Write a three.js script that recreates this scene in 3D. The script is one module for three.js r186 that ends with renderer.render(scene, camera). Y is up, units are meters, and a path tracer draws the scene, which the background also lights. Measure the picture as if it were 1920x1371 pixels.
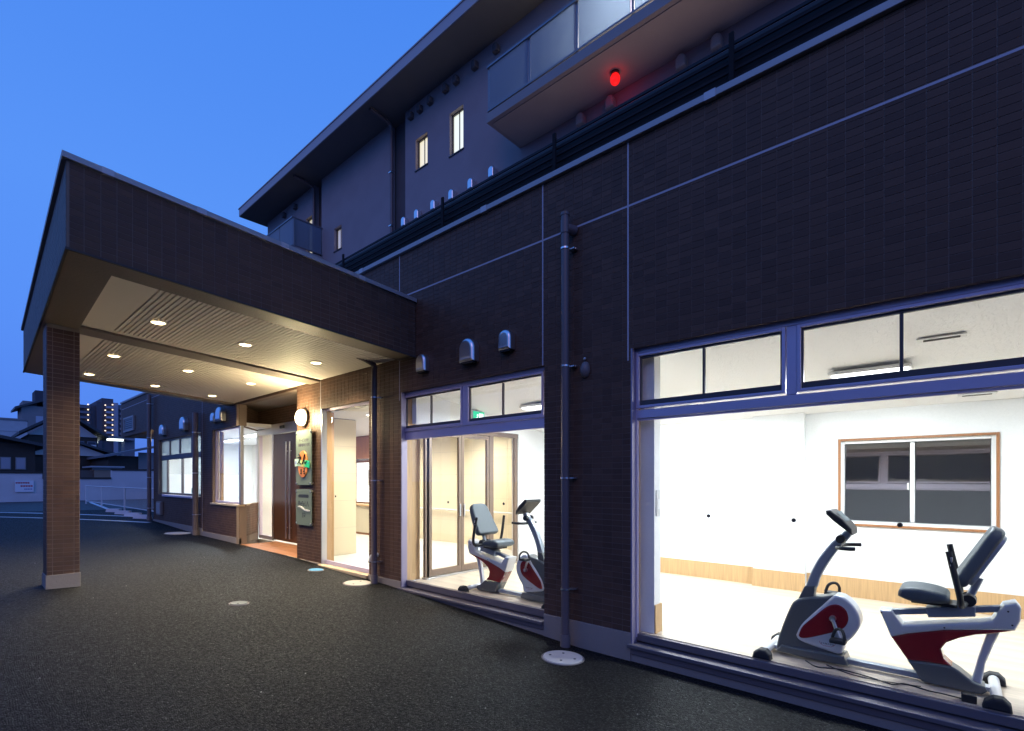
import * as THREE from 'three';
import { mergeGeometries } from 'three/addons/utils/BufferGeometryUtils.js';
import { RoundedBoxGeometry } from 'three/addons/geometries/RoundedBoxGeometry.js';
import { RectAreaLightUniformsLib } from 'three/addons/lights/RectAreaLightUniformsLib.js';

// ------------------------------------------------------------------ camera, sky, light, exposure
const scene = new THREE.Scene();
const FPX = 940, CAMY = 1.52, CAMZ = 4.4745, YAW = 48.38 * Math.PI / 180;
const camera = new THREE.PerspectiveCamera(2 * Math.atan(685.5 / FPX) * 180 / Math.PI, 1920 / 1371, 0.1, 1500);
camera.position.set(0, CAMY, CAMZ);
camera.lookAt(-Math.cos(YAW), CAMY, CAMZ - Math.sin(YAW));
camera.setViewOffset(1920, 1371, 0, -214.5, 1920, 1371);      // rising front: the lens is shifted up, verticals stay vertical

const renderer = new THREE.WebGLRenderer({ antialias: true });
renderer.toneMapping = THREE.LinearToneMapping;
renderer.toneMappingExposure = 1;
renderer.shadowMap.enabled = true;
RectAreaLightUniformsLib.init();

function duskSky() {
  const W = 256, H = 128, d = new Float32Array(W * H * 4);
  const stops = [[0, 0.078, 0.17, 0.68], [6, 0.093, 0.25, 0.88], [14, 0.1, 0.285, 0.94], [25, 0.1, 0.3, 0.94], [34, 0.083, 0.272, 0.905], [44, 0.068, 0.25, 0.88], [65, 0.056, 0.215, 0.82], [90, 0.052, 0.2, 0.8]];
  for (let y = 0; y < H; y++) {
    const el = Math.max(0, (y + 0.5) / H * 180 - 90);
    let k = 0; while (k < stops.length - 2 && el > stops[k + 1][0]) k++;
    const a = stops[k], b = stops[k + 1], t = Math.min(1, (el - a[0]) / (b[0] - a[0]));
    for (let x = 0; x < W; x++) for (let c = 0; c < 4; c++) d[(y * W + x) * 4 + c] = c < 3 ? a[c + 1] + (b[c + 1] - a[c + 1]) * t : 1;
  }
  const t = new THREE.DataTexture(d, W, H, THREE.RGBAFormat, THREE.FloatType);
  t.mapping = THREE.EquirectangularReflectionMapping; t.magFilter = THREE.LinearFilter; t.minFilter = THREE.LinearFilter;
  t.needsUpdate = true;
  return t;
}
scene.background = duskSky();
scene.environment = scene.background;

const sun = new THREE.DirectionalLight(new THREE.Color().setRGB(1, 0.5, 0.46), 0.2);   // the last of the afterglow, from over the street
sun.position.set(14, 22, 30); sun.target.position.set(-6, 0, 0);
sun.castShadow = true; sun.shadow.radius = 60; sun.shadow.mapSize.set(2048, 2048);
Object.assign(sun.shadow.camera, { left: -40, right: 40, top: 40, bottom: -40, near: 1, far: 120 });
scene.add(sun, sun.target);

// ------------------------------------------------------------------ helpers
let seed = 7;
const rnd = () => { seed = (seed + 0x6d2b79f5) | 0; let t = Math.imul(seed ^ (seed >>> 15), 1 | seed); t = (t + Math.imul(t ^ (t >>> 7), 61 | t)) ^ t; return ((t ^ (t >>> 14)) >>> 0) / 4294967296; };
const rr = (a, b) => a + (b - a) * rnd();
const used = new Map();
function numbered(n) { const k = used.get(n) ?? 0; used.set(n, k + 1); return k ? n + '_' + String(k).padStart(3, '0') : n; }
function shade(o) { o.traverse(m => { if (m.isMesh) { m.castShadow = true; m.receiveShadow = true; } }); return o; }
function thing(name, label, category, group, pos) {
  const o = new THREE.Group(); o.name = numbered(name); o.userData = { label, category };
  if (group) o.userData.group = group;
  if (pos) o.position.set(...pos);
  scene.add(o); return o;
}
function mesh(name, geo, m, parent) {
  const g = Array.isArray(geo) ? mergeGeometries(geo.map(x => x.index ? x.toNonIndexed() : x)) : geo;
  const o = new THREE.Mesh(g, m); o.name = parent ? name : numbered(name); o.castShadow = o.receiveShadow = true;
  (parent || scene).add(o); return o;
}
function solo(name, geo, m, label, category, group) {
  const o = mesh(name, geo, m); o.userData = { label, category }; if (group) o.userData.group = group; return o;
}
function struct(name, geo, m) { const o = mesh(name, geo, m); o.userData = { kind: 'structure' }; return o; }
function planar(g) {                                            // uv in metres, by the way each face points
  const p = g.attributes.position, n = g.attributes.normal, uv = new Float32Array(p.count * 2);
  for (let i = 0; i < p.count; i++) {
    const ax = Math.abs(n.getX(i)), ay = Math.abs(n.getY(i)), az = Math.abs(n.getZ(i));
    const [u, v] = ay > ax && ay > az ? [p.getX(i), p.getZ(i)] : ax > az ? [p.getZ(i), p.getY(i)] : [p.getX(i), p.getY(i)];
    uv[2 * i] = u; uv[2 * i + 1] = v;
  }
  g.setAttribute('uv', new THREE.BufferAttribute(uv, 2)); return g;
}
function bx(x0, x1, y0, y1, z0, z1) {
  const g = new THREE.BoxGeometry(Math.abs(x1 - x0), Math.abs(y1 - y0), Math.abs(z1 - z0));
  g.translate((x0 + x1) / 2, (y0 + y1) / 2, (z0 + z1) / 2); return planar(g);
}
function rbx(x0, x1, y0, y1, z0, z1, r = 0.006, seg = 2) {
  const g = new RoundedBoxGeometry(Math.abs(x1 - x0), Math.abs(y1 - y0), Math.abs(z1 - z0), seg, r);
  g.translate((x0 + x1) / 2, (y0 + y1) / 2, (z0 + z1) / 2); return planar(g);
}
function cyl(a, b, r0, r1 = r0, seg = 20, open = false) {
  const A = new THREE.Vector3(...a), B = new THREE.Vector3(...b), d = B.clone().sub(A);
  const g = new THREE.CylinderGeometry(r1, r0, d.length(), seg, 1, open);
  g.applyQuaternion(new THREE.Quaternion().setFromUnitVectors(new THREE.Vector3(0, 1, 0), d.clone().normalize()));
  const c = A.add(B).multiplyScalar(0.5); g.translate(c.x, c.y, c.z); return g;
}
function tube(pts, r, seg = 24, rad = 10) { return new THREE.TubeGeometry(new THREE.CatmullRomCurve3(pts.map(p => new THREE.Vector3(...p)), false, 'centripetal'), seg, r, rad, false); }
function quad(a, b, c, d) {
  const g = new THREE.BufferGeometry();
  g.setAttribute('position', new THREE.Float32BufferAttribute([...a, ...b, ...c, ...d], 3)); g.setIndex([0, 1, 2, 0, 2, 3]);
  g.computeVertexNormals(); return planar(g);
}
// a solid between a lower and an upper quad (corner order the same)
function prism(lo, hi) {
  const f = [[lo[3], lo[2], lo[1], lo[0]], hi]; for (let i = 0; i < 4; i++) { const j = (i + 1) % 4; f.push([lo[i], lo[j], hi[j], hi[i]]); }
  const gs = f.map(q => quad(...q).toNonIndexed()); gs.forEach(g => g.computeVertexNormals()); gs.forEach(planar);
  return mergeGeometries(gs);
}
function extrude(pts, depth, bevel = 0.008, smooth = true, segs = 2) {
  let s;
  if (smooth) { s = new THREE.Shape(); const c = new THREE.SplineCurve([...pts, pts[0]].map(p => new THREE.Vector2(...p))); s.setFromPoints(c.getPoints(pts.length * 5)); }
  else s = new THREE.Shape(pts.map(p => new THREE.Vector2(...p)));
  const g = new THREE.ExtrudeGeometry(s, { depth: depth - 2 * bevel, bevelEnabled: bevel > 0, bevelSize: bevel, bevelOffset: -bevel, bevelThickness: bevel, bevelSegments: segs });
  g.translate(0, 0, -(depth - 2 * bevel) / 2); return g;
}
const lin = (r, g, b) => new THREE.Color().setRGB(r, g, b);
const std = (c, roughness = 0.7, o = {}) => new THREE.MeshStandardMaterial({ color: lin(...c), roughness, metalness: 0, ...o });
const phy = (c, o) => new THREE.MeshPhysicalMaterial({ color: lin(...c), ...o });

// tileable value noise
function noiseGrid(n) { const a = new Float32Array(n * n); for (let i = 0; i < n * n; i++) a[i] = rnd(); return (u, v) => { u = ((u % n) + n) % n; v = ((v % n) + n) % n; const x = Math.floor(u), y = Math.floor(v), fx = u - x, fy = v - y, sx = fx * fx * (3 - 2 * fx), sy = fy * fy * (3 - 2 * fy), X = (x + 1) % n, Y = (y + 1) % n; return (a[y * n + x] * (1 - sx) + a[y * n + X] * sx) * (1 - sy) + (a[Y * n + x] * (1 - sx) + a[Y * n + X] * sx) * sy; }; }
function dataTex(n, fn, srgb, metres) {
  const d = new Uint8Array(n * n * 4);
  for (let y = 0; y < n; y++) for (let x = 0; x < n; x++) { const c = fn(x, y), i = (y * n + x) * 4; for (let k = 0; k < 3; k++) d[i + k] = Math.max(0, Math.min(255, 255 * (Array.isArray(c) ? c[k] : c))); d[i + 3] = 255; }
  const t = new THREE.DataTexture(d, n, n); t.wrapS = t.wrapT = THREE.RepeatWrapping; t.magFilter = THREE.LinearFilter; t.minFilter = THREE.LinearMipmapLinearFilter;
  t.repeat.set(1 / metres, 1 / metres); if (srgb) t.colorSpace = THREE.SRGBColorSpace; t.needsUpdate = true; return t;
}
const s2 = x => x <= 0.0031308 ? 12.92 * x : 1.055 * Math.pow(x, 1 / 2.4) - 0.055;

// ------------------------------------------------------------------ materials
// asphalt: a cellular field of stones, 2.4 m to a side
const AN = 1024, cellN = 190, cpx = AN / cellN;
const stones = []; for (let i = 0; i < cellN * cellN; i++) stones.push([rnd(), rnd(), rnd(), rnd()]);
const asph = { h: new Float32Array(AN * AN), id: new Int32Array(AN * AN) };
for (let y = 0; y < AN; y++) for (let x = 0; x < AN; x++) {
  const cx = Math.floor(x / cpx), cy = Math.floor(y / cpx); let best = 9, sec = 9, bi = 0;
  for (let j = -1; j <= 1; j++) for (let i = -1; i <= 1; i++) {
    const gx = (cx + i + cellN) % cellN, gy = (cy + j + cellN) % cellN, s = stones[gy * cellN + gx];
    const dx = cx + i + s[0] - x / cpx, dy = cy + j + s[1] - y / cpx, dd = Math.hypot(dx, dy) / (0.75 + 0.5 * s[2]);
    if (dd < best) { sec = best; best = dd; bi = gy * cellN + gx; } else if (dd < sec) sec = dd;
  }
  asph.h[y * AN + x] = Math.min(1, (sec - best) * 1.6) * (0.45 + 0.55 * stones[bi][3]); asph.id[y * AN + x] = bi;
}
const nzA = noiseGrid(16), nzB = noiseGrid(48), nzC = noiseGrid(128);
const asphaltMap = dataTex(AN, (x, y) => {
  const h = asph.h[y * AN + x], s = stones[asph.id[y * AN + x]], big = nzA(x / AN * 16, y / AN * 16), mid = nzB(x / AN * 48, y / AN * 48);
  let v = 0.003 + 0.045 * h * s[2] * s[2] + 0.008 * (mid - 0.5) + 0.005 * (big - 0.5); if (s[3] > 0.88) v += 0.22 * h;
  return [s2(Math.max(0.008, v * 1.0)), s2(Math.max(0.008, v * 0.98)), s2(Math.max(0.008, v * 0.95))];
}, true, 2.4);
const asphaltBump = dataTex(AN, (x, y) => asph.h[y * AN + x], false, 2.4);
const asphaltRough = dataTex(AN, (x, y) => { const s = stones[asph.id[y * AN + x]]; return 0.34 + 0.36 * s[1] + 0.25 * (1 - asph.h[y * AN + x]); }, false, 2.4);
const plasterBump = dataTex(512, (x, y) => 0.5 * nzC(x / 4, y / 4) + 0.3 * nzB(x / 512 * 48, y / 512 * 48) + 0.2 * rnd(), false, 1.2);
const plasterMap = dataTex(512, (x, y) => { const v = 0.9 + 0.1 * nzA(x / 512 * 16, y / 512 * 16) * (0.7 + 0.3 * nzB(x / 512 * 48, y / 512 * 48)) - 0.04 * rnd(); return [s2(v), s2(v), s2(v)]; }, true, 6);
const woodMap = dataTex(512, (x, y) => {
  const row = Math.floor(y / 64), g = nzC(x / 512 * 10 + row * 7, y / 512 * 128), tone = 0.78 + 0.22 * ((row * 37 % 11) / 11) + 0.16 * (g - 0.5);
  return [s2(0.6 * tone), s2(0.49 * tone), s2(0.37 * tone)];
}, true, 0.72);
const veneerMap = dataTex(512, (x, y) => { const g = nzC(x / 512 * 128, y / 512 * 6) * 0.6 + nzB(x / 512 * 48, y / 512 * 3) * 0.4; const t = 0.82 + 0.3 * (g - 0.5); return [s2(0.88 * t), s2(0.8 * t), s2(0.7 * t)]; }, true, 1.0);
const ceilBump = dataTex(512, (x, y) => { const a = nzC(x / 512 * 128, y / 512 * 40); return a > 0.72 ? 0 : 1; }, false, 0.9);

const M = {
  asphalt: phy([0.26, 0.26, 0.275], { roughness: 1, specularIntensity: 0.55, map: asphaltMap, roughnessMap: asphaltRough, bumpMap: asphaltBump, bumpScale: 0.01, vertexColors: true }),
  road: std([1.25, 1.2, 1.15], 0.6, { map: asphaltMap, bumpMap: asphaltBump, bumpScale: 0.002 }),
  tileInst: phy([1, 1, 1], { roughness: 0.5, specularIntensity: 0.35 }),
  mortar: std([0.25, 0.19, 0.155], 0.95, { map: plasterMap }), sealant: std([0.5, 0.46, 0.52], 0.6),
  plinth: std([0.3, 0.255, 0.225], 0.85, { map: plasterMap, bumpMap: plasterBump, bumpScale: 0.002 }),
  frame: std([0.6, 0.53, 0.68], 0.42, { metalness: 0.3 }), frameDark: std([0.1, 0.085, 0.085], 0.4, { metalness: 0.4 }),
  steel: std([0.78, 0.78, 0.8], 0.28, { metalness: 1 }), lining: std([0.36, 0.31, 0.4], 0.5, { metalness: 0.3 }), mortarLight: std([0.4, 0.32, 0.25], 0.95, { map: plasterMap }), bronze: std([0.22, 0.16, 0.12], 0.4, { metalness: 0.4 }), sill: std([0.17, 0.145, 0.155], 0.45, { metalness: 0.3 }), steelBrushed: std([0.62, 0.62, 0.63], 0.34, { metalness: 1 }),
  cap: std([0.42, 0.38, 0.37], 0.5, { metalness: 0.35 }), capSeam: std([0.55, 0.5, 0.5], 0.5, { metalness: 0.35 }),
  pipe: std([0.15, 0.115, 0.115], 0.38), pipeShoe: std([0.19, 0.155, 0.15], 0.4),
  glass: phy([1, 1, 1], { roughness: 0, metalness: 0, transmission: 1, thickness: 0, ior: 1.5 }),
  frosted: phy([0.4, 0.47, 0.56], { roughness: 0.75, transmission: 0.75, thickness: 0, ior: 1.5, specularIntensity: 1 }),
  reeded: phy([0.4, 0.46, 0.45], { roughness: 0.6, transmission: 0.8, thickness: 0, ior: 1.5 }),
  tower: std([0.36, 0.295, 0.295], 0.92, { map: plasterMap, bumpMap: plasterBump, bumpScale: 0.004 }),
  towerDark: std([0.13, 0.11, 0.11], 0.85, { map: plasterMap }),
  eaveSoffit: std([0.2, 0.175, 0.16], 0.9, { map: plasterMap }), fascia: std([0.46, 0.41, 0.4], 0.6),
  slab: std([0.34, 0.3, 0.285], 0.85, { map: plasterMap }), slabSoffit: std([0.42, 0.36, 0.32], 0.9, { map: plasterMap }),
  louver: phy([0.016, 0.014, 0.015], { roughness: 0.75, specularIntensity: 0.3 }), railMetal: std([0.22, 0.22, 0.24], 0.4, { metalness: 0.5 }),
  soffitSlat: std([0.82, 0.74, 0.68], 0.62), soffitBack: std([0.03, 0.025, 0.022], 0.9), soffitBoard: std([0.82, 0.74, 0.68], 0.75),
  beam: std([0.2, 0.155, 0.12], 0.5, { map: plasterMap, bumpMap: plasterBump, bumpScale: 0.003 }),
  white: std([0.82, 0.82, 0.8], 0.8, { map: plasterMap }), ceiling: std([0.86, 0.86, 0.85], 0.92, { bumpMap: ceilBump, bumpScale: 0.002 }),
  woodFloor: std([1, 1, 1], 0.38, { map: woodMap }), woodBase: std([0.72, 0.5, 0.27], 0.5, { map: veneerMap }), woodTrim: std([0.42, 0.2, 0.09], 0.5, { map: veneerMap }),
  paleFloor: std([0.62, 0.6, 0.58], 0.35), cream: std([0.72, 0.65, 0.47], 0.4), creamJoint: std([0.5, 0.47, 0.38], 0.8),
  doorBrown: std([0.085, 0.036, 0.022], 0.35, { map: veneerMap }), terracotta: std([0.4, 0.17, 0.07], 0.6), stone: std([0.58, 0.45, 0.3], 0.7, { map: plasterMap }),
  black: std([0.012, 0.012, 0.013], 0.5), rubber: std([0.02, 0.02, 0.022], 0.75), dark: std([0.05, 0.045, 0.045], 0.8),
  paint: std([0.78, 0.78, 0.78], 0.7, { map: plasterMap }), concrete: std([0.72, 0.68, 0.7], 0.9, { map: plasterMap, bumpMap: plasterBump, bumpScale: 0.003 }),
};
const glow = (c, k) => new THREE.MeshStandardMaterial({ color: lin(0.8, 0.8, 0.8), roughness: 0.6, emissive: lin(...c), emissiveIntensity: k });

// ------------------------------------------------------------------ ground
const baseLine = [[20, -0.27], [-3, -0.262], [-6.3, -0.09], [-9.5, 0.015], [-15, 0.05], [-20, 0.2], [-26, 0.25], [-60, 0.28], [-500, 0.3]];
function baseY(x) { for (let i = 0; i < baseLine.length - 1; i++) { const [a, ya] = baseLine[i], [b, yb] = baseLine[i + 1]; if (x <= a && x >= b) return ya + (yb - ya) * (a - x) / (a - b); } return x > 20 ? -0.27 : 0.3; }
const groundY = (x, z) => (z < -0.01 && x > -19.62 && x < 8) ? -0.55 : baseY(x) + 0.036 * Math.max(0, Math.min(z, 4.3)) * Math.max(0, Math.min(1, (x + 30) / 8));
{
  const xs = [60, 30, 15]; for (let x = 10; x > -19.5; x -= 0.5) xs.push(x); xs.push(-19.6, -19.64); for (let x = -20; x > -44; x -= 2) xs.push(x); xs.push(-60, -100, -200, -450);
  const zs = [-300, -100, -40, -15, -6, -2, -0.9, -0.02, 0]; for (let z = 0.25; z < 6; z += 0.35) zs.push(z); zs.push(7, 10, 20, 60, 200);
  const pos = [], uv = [], col = [], idx = [], n1 = noiseGrid(64);
  for (const x of xs) for (const z of zs) {
    pos.push(x, groundY(x, z), z); uv.push(x, z);
    const v = 0.86 + 0.3 * n1(x * 0.9 + 40, z * 0.9 + 9) * n1(x * 0.23 + 11, z * 0.31 + 3); col.push(v, v, v);
  }
  const nz = zs.length;
  for (let i = 0; i < xs.length - 1; i++) for (let j = 0; j < nz - 1; j++) { const a = i * nz + j, b = a + 1, c = a + nz, d = c + 1; idx.push(a, c, b, b, c, d); }
  const g = new THREE.BufferGeometry();
  g.setAttribute('position', new THREE.Float32BufferAttribute(pos, 3)); g.setAttribute('uv', new THREE.Float32BufferAttribute(uv, 2)); g.setAttribute('color', new THREE.Float32BufferAttribute(col, 3));
  g.setIndex(idx); g.computeVertexNormals();
  // face up
  if (g.attributes.normal.getY(5) < 0) { const a = g.index.array; for (let i = 0; i < a.length; i += 3) { const t = a[i]; a[i] = a[i + 1]; a[i + 1] = t; } g.computeVertexNormals(); }
  struct('ground', g, M.asphalt);
}
function strip(pts, w, lift) {                                    // a painted band along a line on the ground
  const L = [], R = [];
  for (let i = 0; i < pts.length; i++) {
    const a = pts[Math.max(0, i - 1)], b = pts[Math.min(pts.length - 1, i + 1)], l = Math.hypot(b[0] - a[0], b[1] - a[1]), nx = -(b[1] - a[1]) / l * w / 2, nz = (b[0] - a[0]) / l * w / 2;
    for (const [s, A] of [[1, L], [-1, R]]) { const x = pts[i][0] + s * nx, z = pts[i][1] + s * nz; A.push([x, groundY(x, z) + lift, z]); }
  }
  const gs = []; for (let i = 0; i < pts.length - 1; i++) gs.push(quad(L[i], L[i + 1], R[i + 1], R[i]).toNonIndexed());
  const g = mergeGeometries(gs); if (g.attributes.normal.getY(0) < 0) { const p = g.attributes.position.array; for (let i = 0; i < p.length; i += 9) for (let k = 0; k < 3; k++) { const t = p[i + k]; p[i + k] = p[i + 3 + k]; p[i + 3 + k] = t; } g.computeVertexNormals(); }
  return g;
}
const seg = (a, b, n = 12) => Array.from({ length: n + 1 }, (_, i) => [a[0] + (b[0] - a[0]) * i / n, a[1] + (b[1] - a[1]) * i / n]);
function sheet(x0, x1, z0, z1, nx, nz, lift) {
  const g = new THREE.PlaneGeometry(1, 1, nx, nz), p = g.attributes.position;
  for (let i = 0; i < p.count; i++) { const x = x0 + (p.getX(i) + 0.5) * (x1 - x0), z = z0 + (0.5 - p.getY(i)) * (z1 - z0); p.setXYZ(i, x, groundY(x, z) + lift, z); }
  g.computeVertexNormals(); return planar(g);
}
struct('road', sheet(-39.6, -27, -60, 60, 10, 60, 0.006), M.road);
struct('lot_edge_line', strip(seg([-18.95, 0.28], [-26.4, 6.2]), 0.22, 0.006), M.paint);
struct('kerb_line', strip(seg([-21.2, -0.2], [-31.5, 6.2]), 0.28, 0.008), M.paint);
struct('lane_mark', strip(seg([-26.9, -0.08], [-36.1, -0.8], 4), 0.16, 0.012), M.paint);

// ------------------------------------------------------------------ tiled walls
const PU = 0.117, PV = 0.058, GAP = 0.006;
const tileGeo = planar(new RoundedBoxGeometry(1, 1, 1, 1, 0.03).scale(1, 1, 0.01));
const unitTile = planar(new THREE.BoxGeometry(1, 1, 0.01));
// cut a rectangle into what is left beside the holes
function cutRect(r, holes) {
  let out = [r];
  for (const h of holes) {
    const next = [];
    for (const [x0, x1, y0, y1] of out) {
      const a = Math.max(x0, h[0]), b = Math.min(x1, h[1]), c = Math.max(y0, h[2]), d = Math.min(y1, h[3]);
      if (a >= b || c >= d) { next.push([x0, x1, y0, y1]); continue; }
      if (x0 < a) next.push([x0, a, y0, y1]); if (b < x1) next.push([b, x1, y0, y1]);
      if (y0 < c) next.push([a, b, y0, c]); if (d < y1) next.push([a, b, d, y1]);
    }
    out = next;
  }
  return out;
}
// tiles over a rectangle of a plane; place(u, v) gives the point, basis the frame of a tile
function layTiles(list, r, holes, basis, origin, u0 = r[0], v0 = r[2], halves) {
  const B = basis, cols = [];
  if (halves) cols.push(...halves); else { for (let u = u0 - Math.ceil((u0 - r[0]) / PU) * PU; u < r[1]; u += PU) cols.push([u, u + PU]); }
  for (let v = v0; v < r[3]; v += PV) for (const [ca, cb] of cols) {
    const cell = [Math.max(r[0], ca) + GAP / 2, Math.min(r[1], cb) - GAP / 2, Math.max(r[2], v) + GAP / 2, Math.min(r[3], v + PV) - GAP / 2];
    if (cell[1] - cell[0] < 0.012 || cell[3] - cell[2] < 0.012) continue;
    for (const p of cutRect(cell, holes)) {
      const w = p[1] - p[0], h = p[3] - p[2]; if (w < 0.012 || h < 0.012) continue;
      const m = new THREE.Matrix4().makeBasis(B[0].clone().multiplyScalar(w), B[1].clone().multiplyScalar(h), B[2]);
      const c = origin.clone().addScaledVector(B[0], (p[0] + p[1]) / 2).addScaledVector(B[1], (p[2] + p[3]) / 2).addScaledVector(B[2], -0.0015 + rr(-0.0005, 0.0005));
      m.setPosition(c); list.push(m);
    }
  }
}
const tileTones = [[0.118, 0.066, 0.044], [0.108, 0.061, 0.041], [0.128, 0.072, 0.048], [0.1, 0.057, 0.039]];
const toneMats = tileTones.map(c => phy(c, { roughness: 0.5, specularIntensity: 0.35 }));
const viewDir = new THREE.Vector3(-Math.cos(YAW), 0, -Math.sin(YAW));
function addTiles(list, parent) {
  const p = new THREE.Vector3();
  for (const m of list) {
    p.setFromMatrixPosition(m).sub(camera.position); const z = p.dot(viewDir), x = p.dot(new THREE.Vector3(Math.sin(YAW), 0, -Math.cos(YAW)));
    const u = 960 + FPX * x / z, v = 900 - FPX * p.y / z;
    m.rank = z > 0.3 && u > 2 && u < 1918 && v > 2 && v < 1369 ? z : 1e6 + p.length();
  }
  list.sort((a, b) => a.rank - b.rank);
  list.slice(0, 300).forEach((m, i) => { const t = new THREE.Mesh(unitTile, toneMats[(i * 7 + (i >> 3)) % 4]); t.name = 'tile'; t.castShadow = t.receiveShadow = true; t.matrixAutoUpdate = false; t.matrix.copy(m); m.decompose(t.position, t.quaternion, t.scale); parent.add(t); });
  const rest = list.slice(300);
  if (!rest.length) return;
  const im = new THREE.InstancedMesh(unitTile, M.tileInst, rest.length); im.name = 'tiles'; im.userData.kind = 'stuff'; im.castShadow = im.receiveShadow = true;
  rest.forEach((m, i) => { im.setMatrixAt(i, m); const c = tileTones[Math.floor(rnd() * 4)], k = rr(0.93, 1.07); im.setColorAt(i, lin(c[0] * k, c[1] * k, c[2] * k)); });
  parent.add(im);
}
const V3 = (x, y, z) => new THREE.Vector3(x, y, z);

// ------------------------------------------------------------------ the ground-floor building
const KZ = 0.06, KK = (CAMZ + KZ) / CAMZ;                          // window frames stand 6 cm inside the wall face
const fx = x => x * KK, fy = y => CAMY + (y - CAMY) * KK;
const building = thing('care_building', 'long brown tiled ground-floor building with large lit windows, parapet and louvre screen', 'building');
const holes = {
  w1: [-2.4, 3.3, -1, 2.812], w2: [-6.165, -3.485, -1, 2.815], w3: [-8.56, -7.03, -1, 2.8], recess: [-12.41, -9.52, -1, 3.27],
  bay: [-14.17, -12.41, 0.94, 2.78], w5: [-19.1, -15.06, 1.07, 2.78], under: [-24.4, -19.66, -1, 3.17], low: [-24.4, -19.66, 4.45, 6],
};
const holeList = Object.values(holes);
const TH = 0.16;
const wall = mesh('wall', cutRect([-24.2, 6, -0.5, 4.86], holeList).map(([a, b, c, d]) => bx(a, b, c, d, -TH, 0)), M.mortar, building);
{
  const list = [], basis = [V3(1, 0, 0), V3(0, 1, 0), V3(0, 0, 1)], O = V3(0, 0, 0), w = 0.009;
  const joints = [[-30, 6, 4.228 - w, 4.228 + w], [-2.436 - w, -2.436 + w, 2.7, 5], [-3.507 - w, -3.507 + w, 2.7, 5], [-6.215 - w, -6.215 + w, 2.7, 5], [-8.6 - w, -8.6 + w, 2.7, 3.6], [-14.95, -14.93, 0, 5], [1.9, 1.92, 2.8, 5]];
  const plinths = [[-9.52, 6, -1, 0.012], [-14.9, -12.4, -1, 0.17], [-19.66, -14.9, -1, 0.24]];
  layTiles(list, [-24.2, 6, 0, 4.86], [...holeList, ...joints, ...plinths], basis, O, -9.52, 0.012);
  // recess: the angled return beside the door, and the wall over the door
  const rd = V3(-13.5 + 12.41, 0, -0.85), rl = rd.length(); rd.normalize();
  const rn = V3(-rd.z, 0, rd.x); if (rn.x < 0) rn.negate();
  const back = rd.clone().negate();
  layTiles(list, [-rl, 0, 0.17, 0.94], [], [back, V3(0, 1, 0), rn], V3(-12.41, 0, 0), -rl, 0.17);
  layTiles(list, [-rl, 0, 2.78, 3.27], [], [back, V3(0, 1, 0), rn], V3(-12.41, 0, 0), -rl, 2.78);
  layTiles(list, [-13.5, -9.52, 2.88, 3.27], [], basis, V3(0, 0, -0.85), -13.5, 2.88);
  addTiles(list, wall);
  const a = V3(-12.41, 0, 0).addScaledVector(rn, -0.06), e = a.clone().addScaledVector(rd, rl);
  const ret = (y0, y1) => prism([[-12.41, y0, -0.0], [-12.41 + rd.x * rl, y0, rd.z * rl], [e.x, y0, e.z], [a.x, y0, a.z]], [[-12.41, y1, 0], [-12.41 + rd.x * rl, y1, rd.z * rl], [e.x, y1, e.z], [a.x, y1, a.z]]);
  mesh('recess_wall', [ret(0, 0.94), ret(2.78, 3.27), bx(-13.5, -9.52, 2.88, 3.27, -1.0, -0.85), bx(-9.52, -9.36, -0.3, 3.27, -1.15, -TH - 0.002)].map(g => g.index ? g.toNonIndexed() : g), M.mortar, building);
  mesh('recess_ceiling', bx(-13.6, -9.36, 3.272, 3.35, -1.0, -TH - 0.002), M.beam, building);
  // white joint bars
  const jb = [];
  for (const j of joints) jb.push(...cutRect([Math.max(j[0], -24.2), Math.min(j[1], 6), Math.max(j[2], 0.25), Math.min(j[3], 4.86)], [...holeList, ...(j[3] - j[2] < 0.1 ? [] : [[-30, 6, 4.2189, 4.2371]])]).map(([x0, x1, y0, y1]) => bx(x0 + 0.001, x1 - 0.001, y0, y1, -0.002, 0.005)));
  mesh('movement_joint', jb, M.sealant, building);
  // plinths
  const pl = []; for (const [x0, x1] of [[-9.52, -8.562], [-7.028, -6.167], [-3.483, -2.402]]) pl.push(rbx(x0, x1, -0.4, 0.012, -0.05, 0.022, 0.004, 1));
  pl.push(rbx(-14.9, -12.41, -0.4, 0.17, -0.05, 0.022, 0.004, 1), rbx(-19.66, -14.905, -0.4, 0.24, -0.05, 0.024, 0.004, 1), prism([[-12.41, -0.3, 0.02], [-13.5, -0.3, -0.83], [-13.52, -0.3, -0.86], [-12.44, -0.3, 0]], [[-12.41, 0.17, 0.02], [-13.5, 0.17, -0.83], [-13.52, 0.17, -0.86], [-12.44, 0.17, 0]]), bx(-2.4, 6, -0.4, -0.14, -0.16, 0.012), bx(-6.16, -3.485, -0.4, -0.14, -0.16, 0.012), bx(-8.56, -7.03, -0.4, -0.06, -0.16, 0.012));
  for (const g of pl) mesh('plinth', g, M.plinth, building);
  // parapet and its caps, in lengths with a cover piece at each meeting
  const seams = [-19.4, -15.1, -11.1, -7.2, -4.41, -1.62, 1.2, 4];
  let x = -19.66; for (const s of [...seams, 6]) { mesh('parapet_cap', rbx(x + 0.002, s - 0.002, 4.862, 4.925, -0.26, 0.045, 0.006, 1), M.cap, building); if (s < 6) mesh('cap_seam', bx(s - 0.05, s + 0.05, 4.858, 4.929, -0.264, 0.049), M.capSeam, building); x = s; }
  mesh('parapet_cap', rbx(-24.25, -19.662, 4.452, 4.52, -0.26, 0.045, 0.006, 1), M.cap, building);
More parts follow.
